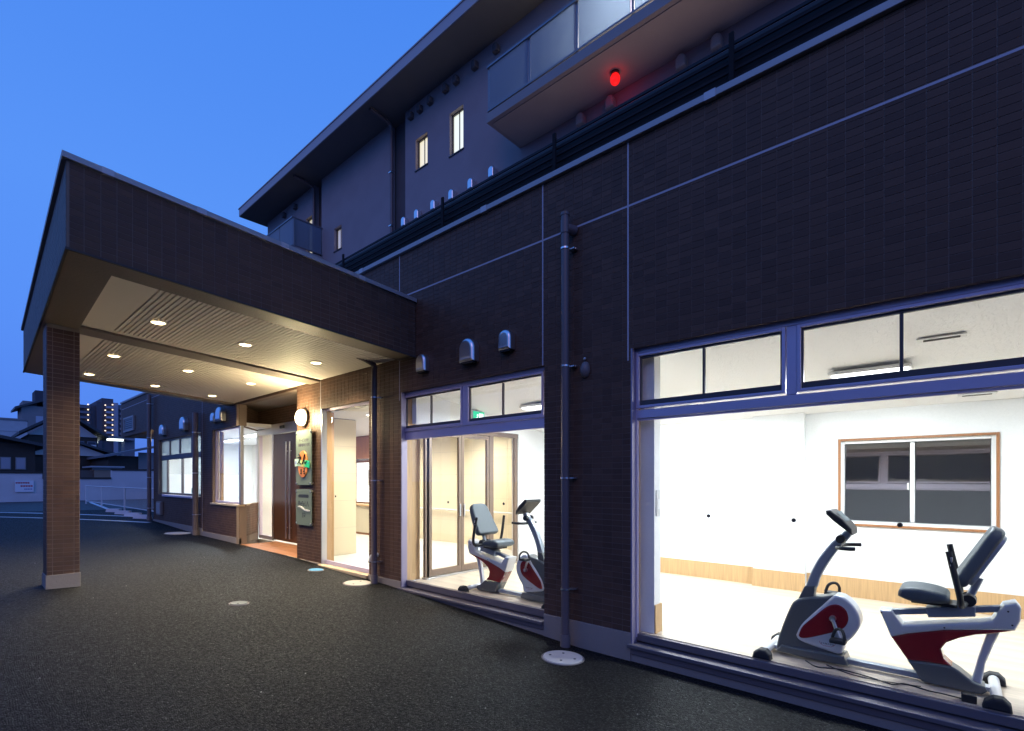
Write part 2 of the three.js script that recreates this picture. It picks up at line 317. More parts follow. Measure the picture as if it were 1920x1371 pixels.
  // louvre screen on the parapet
  for (let k = 0; k < 8; k++) { const g = bx(-15, 6, -0.027, 0.027, -0.006, 0.006); g.rotateX(-0.45); g.translate(0, 4.97 + k * 0.08, -0.32); mesh('louvre_slat', g, M.louver, building); }
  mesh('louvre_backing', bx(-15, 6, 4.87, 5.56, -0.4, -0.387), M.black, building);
  for (const px of [-14.8, -11.4, -8.3, -5.56, -3.55, -1.54, 0.5, 2.5, 4.6]) mesh('louvre_post', bx(px - 0.022, px + 0.022, 4.93, 5.6, -0.285, -0.262), M.louver, building);
  // roof, ends and back, so that no sky enters
  mesh('roof_slab', [bx(-19.66, 6, 4.3, 4.6, -9, -0.165), bx(-24.2, -19.662, 3.9, 4.3, -6, -0.165)], M.slab, building);
  mesh('wing_soffit', bx(-24.2, -19.662, 3.17, 3.24, -6, -0.165), M.woodBase, building);
  mesh('end_wall', [bx(6.002, 6.2, -0.5, 4.6, -9, 0), bx(-19.8, -19.662, -0.5, 4.3, -9, -0.165), bx(-19.66, 6, -0.5, 4.3, -9.2, -9.001), bx(-24.35, -24.202, 3.17, 4.45, -6, 0)], M.mortar, building);
}

// ------------------------------------------------------------------ windows
// every list entry is [x0, x1, y0, y1] as measured on the wall face; z0, z1 the depth of the bar behind it
function windowPart(name, bars, panes, darkBars = [], conv = true, frameMat = M.frame) {
  if (!bars.length) { bars = darkBars; darkBars = []; }
  const cx = conv ? fx : (v => v), cy = conv ? fy : (v => v);
  const o = mesh(name, bars.map(([a, b, c, d, z0 = -0.11, z1 = -KZ]) => rbx(cx(a), cx(b), cy(c), cy(d), z0, z1, 0.004, 1)), frameMat, building);
  if (darkBars.length) mesh('sash', darkBars.map(([a, b, c, d, z0 = -0.1, z1 = -KZ - 0.012]) => rbx(cx(a), cx(b), cy(c), cy(d), z0, z1, 0.003, 1)), M.frameDark, o);
  for (const [a, b, c, d, m = M.glass] of panes) mesh('pane', quad([cx(a), cy(c), -0.085], [cx(b), cy(c), -0.085], [cx(b), cy(d), -0.085], [cx(a), cy(d), -0.085]), m, o);
  return o;
}
const ring = (a, b, c, d, t, tb = t, tt = t, z0, z1) => [[a, a + t, c, d, z0, z1], [b - t, b, c, d, z0, z1], [a + t, b - t, c, c + tb, z0, z1], [a + t, b - t, d - tt, d, z0, z1]];
{
  // big training-room window
  const bars = [[-2.4, -2.342, -0.02, 2.8], [-2.342, 3.3, 2.752, 2.8], [-2.342, 3.3, 2.118, 2.2], [-2.342, 3.3, 2.096, 2.116, -0.1, -KZ - 0.015]], darks = [], panes = [[-2.342, 3.28, 0, 2.1]];
  for (const [a, b, div] of [[-2.338, -1.033, -1.695], [-0.945, 0.44, -0.296], [0.528, 1.91, 1.19], [1.998, 3.28, 2.62]]) {
    bars.push(...ring(a - 0.004, b, 2.216, 2.748, 0.026, 0.026, 0.026, -0.11, -KZ + 0.012));
    darks.push(...ring(a + 0.023, b - 0.027, 2.243, 2.721, 0.014, 0.05, 0.02), [div - 0.011, div + 0.011, 2.294, 2.7]);
    panes.push([a + 0.036, div, 2.29, 2.7], [div, b - 0.04, 2.29, 2.7]);
    if (b < 3) bars.push([b + 0.006, b + 0.082, 2.202, 2.75]);
  }
  const w = windowPart('window', bars, panes, darks);
  mesh('sill', [rbx(fx(-2.39), 3.34, -0.075, -0.008, -0.13, -KZ - 0.01, 0.006), rbx(-2.43, 3.34, -0.128, -0.09, -0.13, 0.05, 0.008), rbx(-2.4, 3.34, -0.19, -0.13, -0.1, 0.026, 0.006)], M.sill, w);
  mesh('jamb_bead', bx(-2.404, -2.396, 0.02, 2.1, -0.055, 0.009), M.sealant, w);
}
{
  const bars = [[-6.16, -6.102, 0.01, 2.805], [-6.102, -3.4, 2.757, 2.805], [-6.102, -3.4, 2.108, 2.222], [-6.102, -3.4, 2.226, 2.248, -0.1, -KZ + 0.02]], darks = [], panes = [[-6.1, -3.4, 0.03, 2.11]];
  for (const [a, b, div] of [[-6.1, -4.848, -5.505], [-4.752, -3.497, -4.14]]) {
    bars.push(...ring(a, b, 2.252, 2.752, 0.026, 0.02, 0.026, -0.11, -KZ + 0.012));
    darks.push(...ring(a + 0.026, b - 0.026, 2.273, 2.726, 0.014, 0.04, 0.02), [div - 0.011, div + 0.011, 2.314, 2.7]);
    panes.push([a + 0.04, div, 2.31, 2.7], [div, b - 0.04, 2.31, 2.7]);
  }
  bars.push([-4.842, -4.758, 2.25, 2.756]);
  const w = windowPart('window', bars, panes, darks);
  mesh('sill', [rbx(fx(-6.15), -3.42, -0.06, 0.024, -0.13, -KZ - 0.01, 0.006), rbx(-6.2, -3.49, -0.115, -0.075, -0.13, 0.05, 0.008), rbx(-6.17, -3.49, -0.17, -0.118, -0.1, 0.026, 0.006)], M.sill, w);
}
{
  const w = windowPart('window', [[-8.54, -8.5, 0.02, 2.79], [-8.5, -7.0, 2.745, 2.79], [-8.5, -7.0, 0.02, 0.09]], [[-8.45, -7.0, 0.09, 2.745]], []);
  mesh('jamb', [rbx(fx(-8.498), fx(-8.45), fy(0.09), fy(2.745), -0.12, -KZ - 0.004, 0.006)], M.steelBrushed, w);
  mesh('sill', rbx(-8.6, -7.03, -0.055, 0.0, -0.13, 0.06, 0.008), M.stone, w);
}
{
  const rows = [], panes = [], L = -19.08, R = -15.07;
  rows.push(...ring(L, R, 1.08, 2.77, 0.05), [L + 0.05, R - 0.05, 2.14, 2.29]);
  const top = [L, -18.12, -17.13, -16.03, R], low = [L, -18.4, -16.92, -15.61, R];
  for (let i = 0; i < 4; i++) { if (i) { rows.push([top[i] - 0.06, top[i] + 0.06, 2.29, 2.72], [low[i] - 0.045, low[i] + 0.045, 1.13, 2.14]); } panes.push([top[i], top[i + 1], 2.29, 2.72, M.reeded], [low[i], low[i + 1], 1.13, 2.14, i % 3 ? M.glass : M.reeded]); }
  const w = windowPart('window', [], panes, rows, false, M.frameDark);
  mesh('sill', rbx(-18.4, -15.6, 1.01, 1.07, -0.1, 0.08, 0.008), M.frame, w);
}
{
  // bay: the flat pane, the steel corner post and the angled pane
  const w = windowPart('bay_window', [[-14.165, -14.1, 0.95, 2.775], [-14.1, -12.46, 2.745, 2.775], [-14.1, -12.46, 0.95, 1.0]], [[-14.1, -12.46, 1.0, 2.745]], [], false);
  mesh('corner_post', rbx(-12.46, -12.38, 0.95, 2.775, -0.09, -0.01, 0.01), M.steelBrushed, w);
  const at = t => [-12.41 - 1.09 * t, -0.85 * t - 0.03];
  const [ax, az] = at(0.07), [bx2, bz] = at(0.93);
  mesh('pane', quad([ax, 0.97, az], [bx2, 0.97, bz], [bx2, 2.75, bz], [ax, 2.75, az]), M.glass, w);
  mesh('corner_post', rbx(bx2 - 0.12, bx2 + 0.02, 0.95, 2.775, bz - 0.1, bz, 0.01), M.steelBrushed, w);
  mesh('sill', [rbx(-14.2, -12.4, 0.9, 0.945, -0.12, 0.05, 0.008), prism([[-12.4, 0.9, 0.05], [-13.48, 0.9, -0.79], [-13.6, 0.9, -0.9], [-12.5, 0.9, -0.1]], [[-12.4, 0.945, 0.05], [-13.48, 0.945, -0.79], [-13.6, 0.945, -0.9], [-12.5, 0.945, -0.1]])].map(g => g.index ? g.toNonIndexed() : g), M.stone, w);
}
// aluminium linings of the window reveals
for (const [a, b, c, d, m] of [[-2.402, -2.386, -0.09, 2.812, M.lining], [-6.167, -6.15, -0.07, 2.815, M.lining], [-8.562, -8.54, 0.0, 2.8, M.steelBrushed]]) {
  mesh('reveal_lining', bx(a, b, c, d, -0.088, 0.012), m, building);
  mesh('inner_lining', bx(a, b - 0.004, c, d, -0.166, -0.09), M.woodBase, building);
}
// entrance door in the recess
{
  const d = mesh('door', [rbx(-12.58, -11.16, 0.06, 2.63, -0.9, -0.85, 0.004)], M.doorBrown, building);
  for (const hx of [-11.8, -11.61]) mesh('handle', [cyl([hx, 0.14, -0.805], [hx, 2.42, -0.805], 0.016), cyl([hx, 0.4, -0.85], [hx, 0.4, -0.805], 0.008), cyl([hx, 2.2, -0.85], [hx, 2.2, -0.805], 0.008)], M.steelBrushed, d);
  mesh('door_frame', [rbx(-12.66, -12.582, 0.03, 2.64, -0.92, -0.84, 0.004), rbx(-13.4, -9.53, 2.645, 2.875, -0.95, -0.8, 0.006)], M.steelBrushed, building);
  mesh('door_frame', [rbx(-13.4, -12.662, 0.03, 0.12, -0.92, -0.84, 0.004), rbx(-13.46, -13.402, 0.03, 2.64, -0.92, -0.84, 0.004), rbx(-11.16, -9.53, 0.03, 2.64, -0.92, -0.86, 0.004)], M.frame, building);
  mesh('side_light', quad([-13.4, 0.12, -0.88], [-12.66, 0.12, -0.88], [-12.66, 2.64, -0.88], [-13.4, 2.64, -0.88]), M.glass, building);
  mesh('door_sensor', rbx(-12.05, -11.85, 2.74, 2.81, -0.8, -0.76, 0.01), M.black, building);
  const step = mesh('door_step', bx(-12.41, -9.52, -0.3, 0.018, -0.84, 0.02), M.creamJoint, building);
  for (let i = 0; i < 9; i++) for (let j = 0; j < 3; j++) mesh('tile', rbx(-12.4 + i * 0.32, -12.4 + i * 0.32 + 0.312, 0.018, 0.026, -0.83 + j * 0.282, -0.83 + j * 0.282 + 0.274, 0.003, 1), M.terracotta, step);
}

// ------------------------------------------------------------------ entrance canopy: everything falls 4 degrees towards the wall
const FALL = 0.069, cY = (y, z) => y + FALL * z;
function shear(g) { const p = g.attributes.position; for (let i = 0; i < p.count; i++) p.setY(i, p.getY(i) + FALL * p.getZ(i)); g.computeVertexNormals(); return g; }
const canopy = thing('entrance_canopy', 'flat brown tiled entrance canopy with slatted soffit on one square tiled column', 'canopy');
const CB = 3.286, CT = 4.06, XN = -5.82, XF = -13.02, ZN = 3.785, ZF = 3.536, zo = x => ZN + (ZF - ZN) * (XN - x) / (XN - XF);
{
  const W = 0.36, up = (x, y, z) => [x, cY(y, z), z];
  const box4 = (q, y0, y1) => prism(q.map(([x, z]) => up(x, y0, z)), q.map(([x, z]) => up(x, y1, z)));
  const core = mesh('fascia', [
    box4([[XN, 0.012], [XN - W, 0.012], [XN - W, zo(XN - W)], [XN, ZN]], CB, CT),
    box4([[XN - W, zo(XN - W) - W], [XF + W, zo(XF + W) - W], [XF + W, zo(XF + W)], [XN - W, zo(XN - W)]], CB, CT),
    box4([[XF + W, 0.012], [XF, 0.012], [XF, ZF], [XF + W, zo(XF + W)]], CB, CT)], M.mortar, canopy);
  const list = [];
  layTiles(list, [-3.77, -0.012, 0, CT - CB - 0.01], [], [V3(0, -FALL, -1), V3(0, 1, 0), V3(1, 0, 0)], V3(XN, CB + 0.01, 0), -3.785, 0);
  const dx = V3(XN - XF, FALL * (ZN - ZF), ZN - ZF), ll = Math.hypot(dx.x, dx.z); dx.divideScalar(ll);
  layTiles(list, [0.01, ll - 0.01, 0, CT - CB - 0.01], [], [dx, V3(0, 1, 0), V3(-dx.z, 0, dx.x)], V3(XF, cY(CB, ZF) + 0.01, ZF), 0, 0);
  addTiles(list, core);
  // drip edge, cap and roof
  mesh('beam_underside', [box4([[XN - 0.012, 0.02], [XN - W, 0.02], [XN - W, zo(XN - W)], [XN - 0.012, ZN - 0.02]], CB - 0.006, CB - 0.001), box4([[XN - W, zo(XN - W) - W], [XF + W, zo(XF + W) - W], [XF + W, zo(XF + W) - 0.02], [XN - W, zo(XN - W) - 0.02]], CB - 0.006, CB - 0.001), box4([[XF + W, 0.02], [XF + 0.02, 0.02], [XF + 0.02, ZF - 0.02], [XF + W, zo(XF + W) - 0.02]], CB - 0.006, CB - 0.001)], M.beam, canopy);
  mesh('drip_edge', [box4([[XN + 0.012, 0.012], [XN - 0.011, 0.012], [XN - 0.011, ZN - 0.01], [XN + 0.012, ZN + 0.01]], CB - 0.012, CB + 0.008), box4([[XN - 0.012, ZN - 0.011], [XF, ZF - 0.011], [XF, ZF + 0.012], [XN + 0.011, ZN + 0.0115]], CB - 0.012, CB + 0.008)], M.dark, canopy);
  const co = 0.035;
  mesh('cap', [box4([[XN + co, 0.012], [XN - 0.24, 0.012], [XN - 0.24, zo(XN - 0.24) + co], [XN + co, ZN + co]], CT + 0.001, CT + 0.052), box4([[XN - 0.241, zo(XN) - 0.2], [XF - co, ZF - 0.2], [XF - co, ZF + co], [XN - 0.241, zo(XN - 0.24) + co]], CT + 0.001, CT + 0.052)], M.cap, canopy);
  for (const z of [0.85, 1.85, 2.7, 3.46]) mesh('cap_seam', box4([[XN + co + 0.003, z], [XN - 0.24, z], [XN - 0.24, z + 0.09], [XN + co + 0.003, z + 0.09]], CT - 0.002, CT + 0.055), M.capSeam, canopy);
  mesh('roof', box4([[XN - W + 0.002, 0.012], [XF + W, 0.012], [XF + W, zo(XF) - W], [XN - W + 0.002, zo(XN) - W - 0.02]], CB + 0.1, CB + 0.3), M.slab, canopy);
  // soffit: backing, plain end boards, slats, middle beam
  const S0 = XN - W - 0.002, S1 = -8.57, S2 = -8.95, S3 = XF + W + 0.002, zEnd = x => zo(x) - W - 0.004;
  mesh('soffit_backing', [box4([[S0, 0.02], [S1, 0.02], [S1, zEnd(S1)], [S0, zEnd(S0)]], CB + 0.055, CB + 0.09), box4([[S2, 0.02], [S3, 0.02], [S3, zEnd(S3)], [S2, zEnd(S2)]], CB + 0.055, CB + 0.09)], M.soffitBack, canopy);
  for (const [a, b] of [[S0, S1], [S2, S3]]) {
    mesh('soffit_board', box4([[a, 3.0], [b, 3.0], [b, zEnd(b)], [a, zEnd(a)]], CB + 0.028, CB + 0.054), M.soffitBoard, canopy);
    for (const [p, q] of [[a, a - 0.09], [b + 0.09, b]]) mesh('soffit_board', box4([[p, 0.02], [q, 0.02], [q, 2.998], [p, 2.998]], CB + 0.028, CB + 0.054), M.soffitBoard, canopy);
    for (let k = 0; k < 59; k++) { const z0 = 0.03 + k * 0.0503; mesh('soffit_slat', box4([[a - 0.092, z0], [b + 0.092, z0], [b + 0.092, z0 + 0.035], [a - 0.092, z0 + 0.035]], CB + 0.028, CB + 0.054), M.soffitSlat, canopy); }
  }
  mesh('middle_beam', box4([[S1 - 0.002, 0.02], [S2 + 0.002, 0.02], [S2 + 0.002, zEnd(S2)], [S1 - 0.002, zEnd(S1)]], CB - 0.004, CB + 0.09), M.beam, canopy);
  // column
  const cx0 = -9.04, cx1 = -8.705, cz0 = 3.315, cz1 = 3.635, ty = 3.286;
  const colG = [[cx1, cz0], [cx0, cz0], [cx0, cz1], [cx1, cz1]];
  const col = mesh('column', prism(colG.map(([x, z]) => [x, 0.05, z]), colG.map(([x, z]) => up(x, ty - 0.007, z))), M.mortarLight, canopy);
  const cl = [], y0 = 0.29, H = 3.5 - y0 - 0.02;
  const hv = w => { const k = 0.055; return [[0, k], [k, k + 0.107], [k + 0.107, w - k - 0.107], [w - k - 0.107, w - k], [w - k, w]]; };
  layTiles(cl, [0, 0.32, 0, H], [], [V3(0, -0.03, -1), V3(0, 1, 0), V3(1, 0, 0)], V3(cx1, y0, cz1), 0, 0, hv(0.32));
  layTiles(cl, [0, 0.335, 0, H], [], [V3(1, 0, 0), V3(0, 1, 0), V3(0, 0, 1)], V3(cx0, y0, cz1), 0, 0, hv(0.335));
  layTiles(cl, [0, 0.32, 0, H], [], [V3(0, 0.03, 1), V3(0, 1, 0), V3(-1, 0, 0)], V3(cx0, y0, cz0), 0, 0, hv(0.32));
  layTiles(cl, [0, 0.335, 0, H], [], [V3(-1, 0, 0), V3(0, 1, 0), V3(0, 0, -1)], V3(cx1, y0, cz0), 0, 0, hv(0.335));
  addTiles(cl, col);
  mesh('column_base', rbx(cx0 - 0.012, cx1 + 0.012, -0.1, y0 + 0.005, cz0 - 0.012, cz1 + 0.014, 0.006), M.plinth, canopy);
}
// downlights: a trim ring and a glowing lens, with a lamp of its own
const warm = lin(1, 0.84, 0.55);
{
  const rows = [[-7.5, 'before the middle beam'], [-10.04, 'just beyond the middle beam'], [-12.13, 'towards the car park']], zs = [[2.72, 'outer'], [1.69, 'middle'], [0.65, 'wall-side']];
  for (const [x, rowName] of rows) for (const [z, zn] of zs) {
    const y = cY(CB + 0.028, z) - 0.004;
    const t = thing('downlight', `warm canopy downlight, ${zn} one of the row ${rowName}`, 'downlight', 'canopy downlights', [x, y, z]);
    const r = new THREE.TorusGeometry(0.083, 0.009, 8, 32); r.rotateX(Math.PI / 2); mesh('trim', r, M.white, t);
    const l = new THREE.SphereGeometry(0.076, 32, 10, 0, Math.PI * 2, Math.PI / 2, Math.PI / 2); l.scale(1, 0.3, 1); mesh('lens', l, glow([1, 0.8, 0.42], 7), t);
    t.rotation.x = -Math.atan(FALL) * 0;
    const s = new THREE.SpotLight(warm, 18, 0, 1.16, 0.55, 2); s.position.set(x, y - 0.03, z); s.target.position.set(x, y - 3, z); s.castShadow = true; s.shadow.radius = 3; scene.add(s, s.target);
  }
}

// ------------------------------------------------------------------ the set-back upper block
const tower = thing('upper_block', 'beige upper storeys set back behind the louvre, with overhanging roof and frosted balconies', 'building');
{
  const ZW = -5, wins = [[-12.35, -11.78, 10.93, 11.88], [-10.79, -10.22, 10.7, 11.92], [-17.2, -16.68, 9.93, 10.78], [-19.4, -18.75, 9.9, 11.9]], chans = [[-13.69, -12.87, 4, 12.99], [-18.7, -18.14, 4, 12.99]];
  const balcDoors = [[-5.2, -3.3, 9.95, 12.0], [-1.6, 0.3, 9.95, 12.0], [2, 3.6, 9.95, 12]];
  mesh('wall', cutRect([-23, 6, 4.3, 12.98], [...wins, ...chans, ...balcDoors, [-8.0, 6, 9.79, 10.0]]).map(([a, b, c, d]) => bx(a, b, c, d, ZW - 0.2, ZW)), M.tower, tower);
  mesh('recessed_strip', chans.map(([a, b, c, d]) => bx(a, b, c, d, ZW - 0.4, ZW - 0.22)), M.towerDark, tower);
  mesh('closing_wall', [bx(-23, -22.8, 4.3, 12.98, -14, ZW - 0.2), bx(5.8, 6, 4.3, 12.98, -14, ZW - 0.2), bx(-23, 6, 4.3, 12.98, -14.2, -14)], M.tower, tower);
  // windows: reveal, frame, lit panes
  const lit = [glow([0.95, 0.85, 0.5], 0.9), glow([0.9, 0.95, 0.75], 0.95), glow([0.5, 0.47, 0.42], 0.55), glow([0.95, 0.85, 0.45], 0.5)];
  wins.forEach(([a, b, c, d], i) => {
    const w = mesh('window', [...ring(a, b, c, d, 0.03)].map(([p, q, r, s]) => bx(p, q, r, s, ZW - 0.16, ZW - 0.1)), M.frameDark, tower), m = (a + b) / 2;
    mesh('pane', bx(a + 0.03, m - 0.015, c + 0.03, d - 0.03, ZW - 0.15, ZW - 0.145), lit[i], w);
    mesh('pane', bx(m + 0.015, b - 0.03, c + 0.03, d - 0.03, ZW - 0.14, ZW - 0.135), lit[i], w);
    mesh('mullion', bx(m - 0.015, m + 0.015, c + 0.03, d - 0.03, ZW - 0.16, ZW - 0.12), M.frameDark, w);
    mesh('sill', bx(a - 0.02, b + 0.03, c - 0.03, c, ZW - 0.1, ZW + 0.03), M.frameDark, w);
  });
  balcDoors.forEach(([a, b, c, d], i) => {
    const w = mesh('balcony_door', [...ring(a, b, c, d, 0.05), [(a + b) / 2 - 0.03, (a + b) / 2 + 0.03, c, d]].map(([p, q, r, s]) => bx(p, q, r, s, ZW - 0.16, ZW - 0.06)), M.frame, tower);
    mesh('pane', quad([a, c, ZW - 0.12], [b, c, ZW - 0.12], [b, d, ZW - 0.12], [a, d, ZW - 0.12]), M.glass, w);
    mesh('curtain', bx(a, b, c, d, ZW - 0.3, ZW - 0.28), i < 1 ? glow([1, 0.9, 0.7], 2.2) : M.white, w);
    if (i < 1) { const r = new THREE.RectAreaLight(lin(1, 0.95, 0.85), 14, b - a - 0.2, d - c - 0.5); r.position.set((a + b) / 2, (c + d) / 2 - 0.2, ZW + 0.02); r.lookAt((a + b) / 2, (c + d) / 2 - 0.2, 0); scene.add(r); }
  });
  { const w = mesh('window', [...ring(-6.4, -0.6, 6.2, 8.2, 0.08), [-3.55, -3.45, 6.2, 8.2]].map(([p, q, r, s]) => bx(p, q, r, s, ZW + 0.001, ZW + 0.05)), M.frame, tower);   // second-floor window behind the louvre
    mesh('pane', bx(-6.32, -0.68, 6.28, 8.12, ZW + 0.002, ZW + 0.01), glow([1, 0.72, 0.5], 0.5), w);
    const r = new THREE.RectAreaLight(lin(1, 0.7, 0.48), 1.1, 5.6, 1.8); r.position.set(-3.5, 7.2, ZW + 0.06); r.lookAt(-3.5, 7.2, 0); scene.add(r); }
  // roof
  mesh('eave_soffit', bx(-23.4, 7, 12.982, 13.0, -14.4, -3.97), M.eaveSoffit, tower);
  mesh('roof', [bx(-23.4, 7, 13.002, 13.3, -14.4, -3.952), bx(-23.45, 7, 13.302, 13.34, -14.4, -3.93)], M.fascia, tower);
  // balconies: slab, frosted panels in a rail, small feet under the rail
  for (const [x0, x1, n] of [[-8.16, 2.9, 9], [-22.6, -18.05, 4]]) {
    const b = mesh('balcony', [bx(x0, x1, 9.79, 10.0, -4.998, -3.82)], M.slab, tower), zf = -3.86;
    mesh('soffit', bx(x0 + 0.1, x1 - 0.1, 9.775, 9.789, -4.99, -3.92), M.slabSoffit, b);
    const w = (x1 - x0) / n;
    for (let k = 0; k < n; k++) mesh('panel', bx(x0 + k * w + 0.07, x0 + (k + 1) * w - 0.02, 10.1, 11.06, zf - 0.006, zf + 0.006), M.frosted, b);
    for (let k = 0; k <= n; k++) mesh('post', bx(x0 + k * w - 0.0, x0 + k * w + 0.05, 10.0, 11.06, zf - 0.05, zf - 0.01), M.railMetal, b);
    mesh('rail', [bx(x0, x1, 11.062, 11.11, zf - 0.035, zf + 0.035), bx(x0, x1, 10.06, 10.098, zf - 0.02, zf + 0.02)], M.railMetal, b);
    for (const [sx, sg] of [[x0, 1], [x1, -1]]) {
      mesh('end_panel', [bx(sx + sg * 0.02, sx + sg * 0.032, 10.1, 11.06, -4.95, -3.9)], M.frosted, b);
      mesh('rail', [bx(sx, sx + sg * 0.05, 11.062, 11.11, -4.99, zf - 0.036), bx(sx, sx + sg * 0.05, 10.06, 10.098, -4.99, zf - 0.021)], M.railMetal, b);
    }
  }
}
// balcony ceiling lamp behind the frosted panels
{
  const t = thing('balcony_lamp', 'bright white lamp behind the frosted balcony panels', 'lamp', null, [-4.35, 10.75, -4.88]);
  mesh('lamp_back', rbx(-0.14, 0.14, -0.2, 0.2, -0.12, -0.07, 0.02), M.white, t);
  mesh('lamp_cover', rbx(-0.12, 0.12, -0.18, 0.18, -0.07, 0.0, 0.025), glow([1, 0.97, 0.9], 4), t);
  const p = new THREE.PointLight(lin(1, 0.95, 0.88), 1.5); p.position.set(-4.35, 10.75, -4.8); p.castShadow = true; p.shadow.radius = 4; scene.add(p);
}
// red signal lamp under the balcony
{
  const y = 9.774, x = -5.18, z = -4.5;
  const t = thing('red_signal_lamp', 'glowing red domed signal lamp under the upper balcony', 'lamp', null, [x, y, z]);
  mesh('mount', cyl([0, 0, 0], [0, -0.05, 0], 0.085, 0.085, 24), M.frameDark, t);
  const g = new THREE.SphereGeometry(0.1, 24, 16); g.scale(1, 1.15, 1); g.translate(0, -0.14, 0); mesh('dome', g, new THREE.MeshStandardMaterial({ color: lin(0.6, 0.01, 0.01), roughness: 0.4, emissive: lin(1, 0.012, 0.012), emissiveIntensity: 1.1 }), t);
  const p = new THREE.PointLight(lin(1, 0.03, 0.02), 0.06); p.position.set(x, y - 0.15, z); p.castShadow = true; scene.add(p);
}
// eave downpipes with their sloping heads
for (const [x, l] of [[-13.5, 'slim eave downpipe in the recessed strip beside the two small lit windows'], [-18.62, 'slim eave downpipe beside the corner balcony']]) {
  const t = thing('eave_downpipe', l, 'pipe', 'eave downpipes');
  mesh('pipe', [cyl([x, 5, -4.93], [x, 12.7, -4.93], 0.055, 0.055, 14), tube([[x, 12.7, -4.93], [x, 12.82, -4.88], [x, 12.9, -4.5], [x, 12.93, -4.15]], 0.055, 16, 12)], M.pipe, t);
  for (const y of [6.5, 8, 9.6, 11.3]) mesh('bracket', bx(x - 0.07, x + 0.07, y, y + 0.03, -4.99, -4.86), M.steel, t);
}
// steel hoods low on the upper wall, dark hoods under the eave, pale hoods under the balcony
function hood(w, h, d) {                                            // arch-topped cowl with a rolled front edge
  const s = new THREE.Shape(); s.moveTo(-w / 2, -h / 2); s.lineTo(-w / 2, h / 2 - w / 2); s.absarc(0, h / 2 - w / 2, w / 2, Math.PI, 0, true); s.lineTo(w / 2, -h / 2); s.closePath();
  const b = Math.min(w * 0.22, d * 0.4);
  const g = new THREE.ExtrudeGeometry(s, { depth: d - b, bevelEnabled: true, bevelSize: b, bevelOffset: -b, bevelThickness: b, bevelSegments: 6, curveSegments: 20 });
  const p = g.attributes.position; for (let i = 0; i < p.count; i++) if (p.getZ(i) < 0) p.setZ(i, 0); return g;
}
function vent(name, label, group, x, y, z, w, h, d, m, parts) {
  const t = thing(name, label, 'vent', group, [x, y, z]);
  mesh('cowl', hood(w, h, d), m, t);
  if (parts) { mesh('grille', bx(-w / 2 + 0.02, w / 2 - 0.02, -h / 2 - 0.02, -h / 2 + 0.012, 0.012, d * 0.75), M.black, t); }
  return t;
}
const hoodSite = ['beside the recessed strip', 'next from the recessed strip', 'below the smaller lit window', 'between the two small lit windows', 'below the taller lit window', 'nearest the long balcony'];
[-12.8, -12.15, -11.38, -10.59, -9.81, -9.03].forEach((x, i) => vent('wall_vent', `small steel vent hood showing above the louvre, ${hoodSite[i]}`, 'steel hoods above the louvre', x, 9.5, -4.995, 0.2, 0.3, 0.16, M.steel));
[-12.51, -12.07, -11.59, -10.9, -10.45, -9.7, -8.91, -20.2, -21.2].forEach(x => vent('eave_vent', 'small dark vent hood tucked under the roof eave', 'dark hoods under the eave', x, 12.68, -4.995, 0.17, 0.22, 0.14, M.towerDark));
[-3.31, -3.98, -5.54, -6.3].forEach(x => vent('balcony_vent', 'pale vent hood on the wall just under the long balcony', 'pale hoods under the balcony', x, 9.58, -4.995, 0.19, 0.25, 0.15, M.slabSoffit));
// facade hoods
vent('facade_vent', 'large steel vent hood above the sliding-door window', 'steel hoods on the tiled wall', -4.66, 3.17, 0.009, 0.27, 0.3, 0.12, M.steel, true);
vent('facade_vent', 'steel vent hood above the exercise-bike window, beside the movement joint', 'steel hoods on the tiled wall', -4.02, 3.185, 0.009, 0.2, 0.24, 0.1, M.steel, true);
vent('facade_vent', 'steel vent hood tucked beside the canopy end', 'steel hoods on the tiled wall', -5.61, 3.16, 0.009, 0.2, 0.24, 0.1, M.steel, true);
vent('facade_vent', 'steel vent hood above the far end of the eight-pane window', 'steel hoods on the tiled wall', -18.35, 3.06, 0.009, 0.36, 0.33, 0.13, M.steel, true);
vent('facade_vent', 'steel vent hood above the near half of the eight-pane window', 'steel hoods on the tiled wall', -16.25, 3.1, 0.009, 0.38, 0.38, 0.14, M.steel, true);
vent('facade_vent', 'smaller of two steel vent hoods above the bay window', 'steel hoods on the tiled wall', -13.9, 3.08, 0.009, 0.24, 0.24, 0.11, M.steel, true);
vent('facade_vent', 'larger of two steel vent hoods above the bay window', 'steel hoods on the tiled wall', -13.4, 3.12, 0.009, 0.34, 0.34, 0.14, M.steel, true);

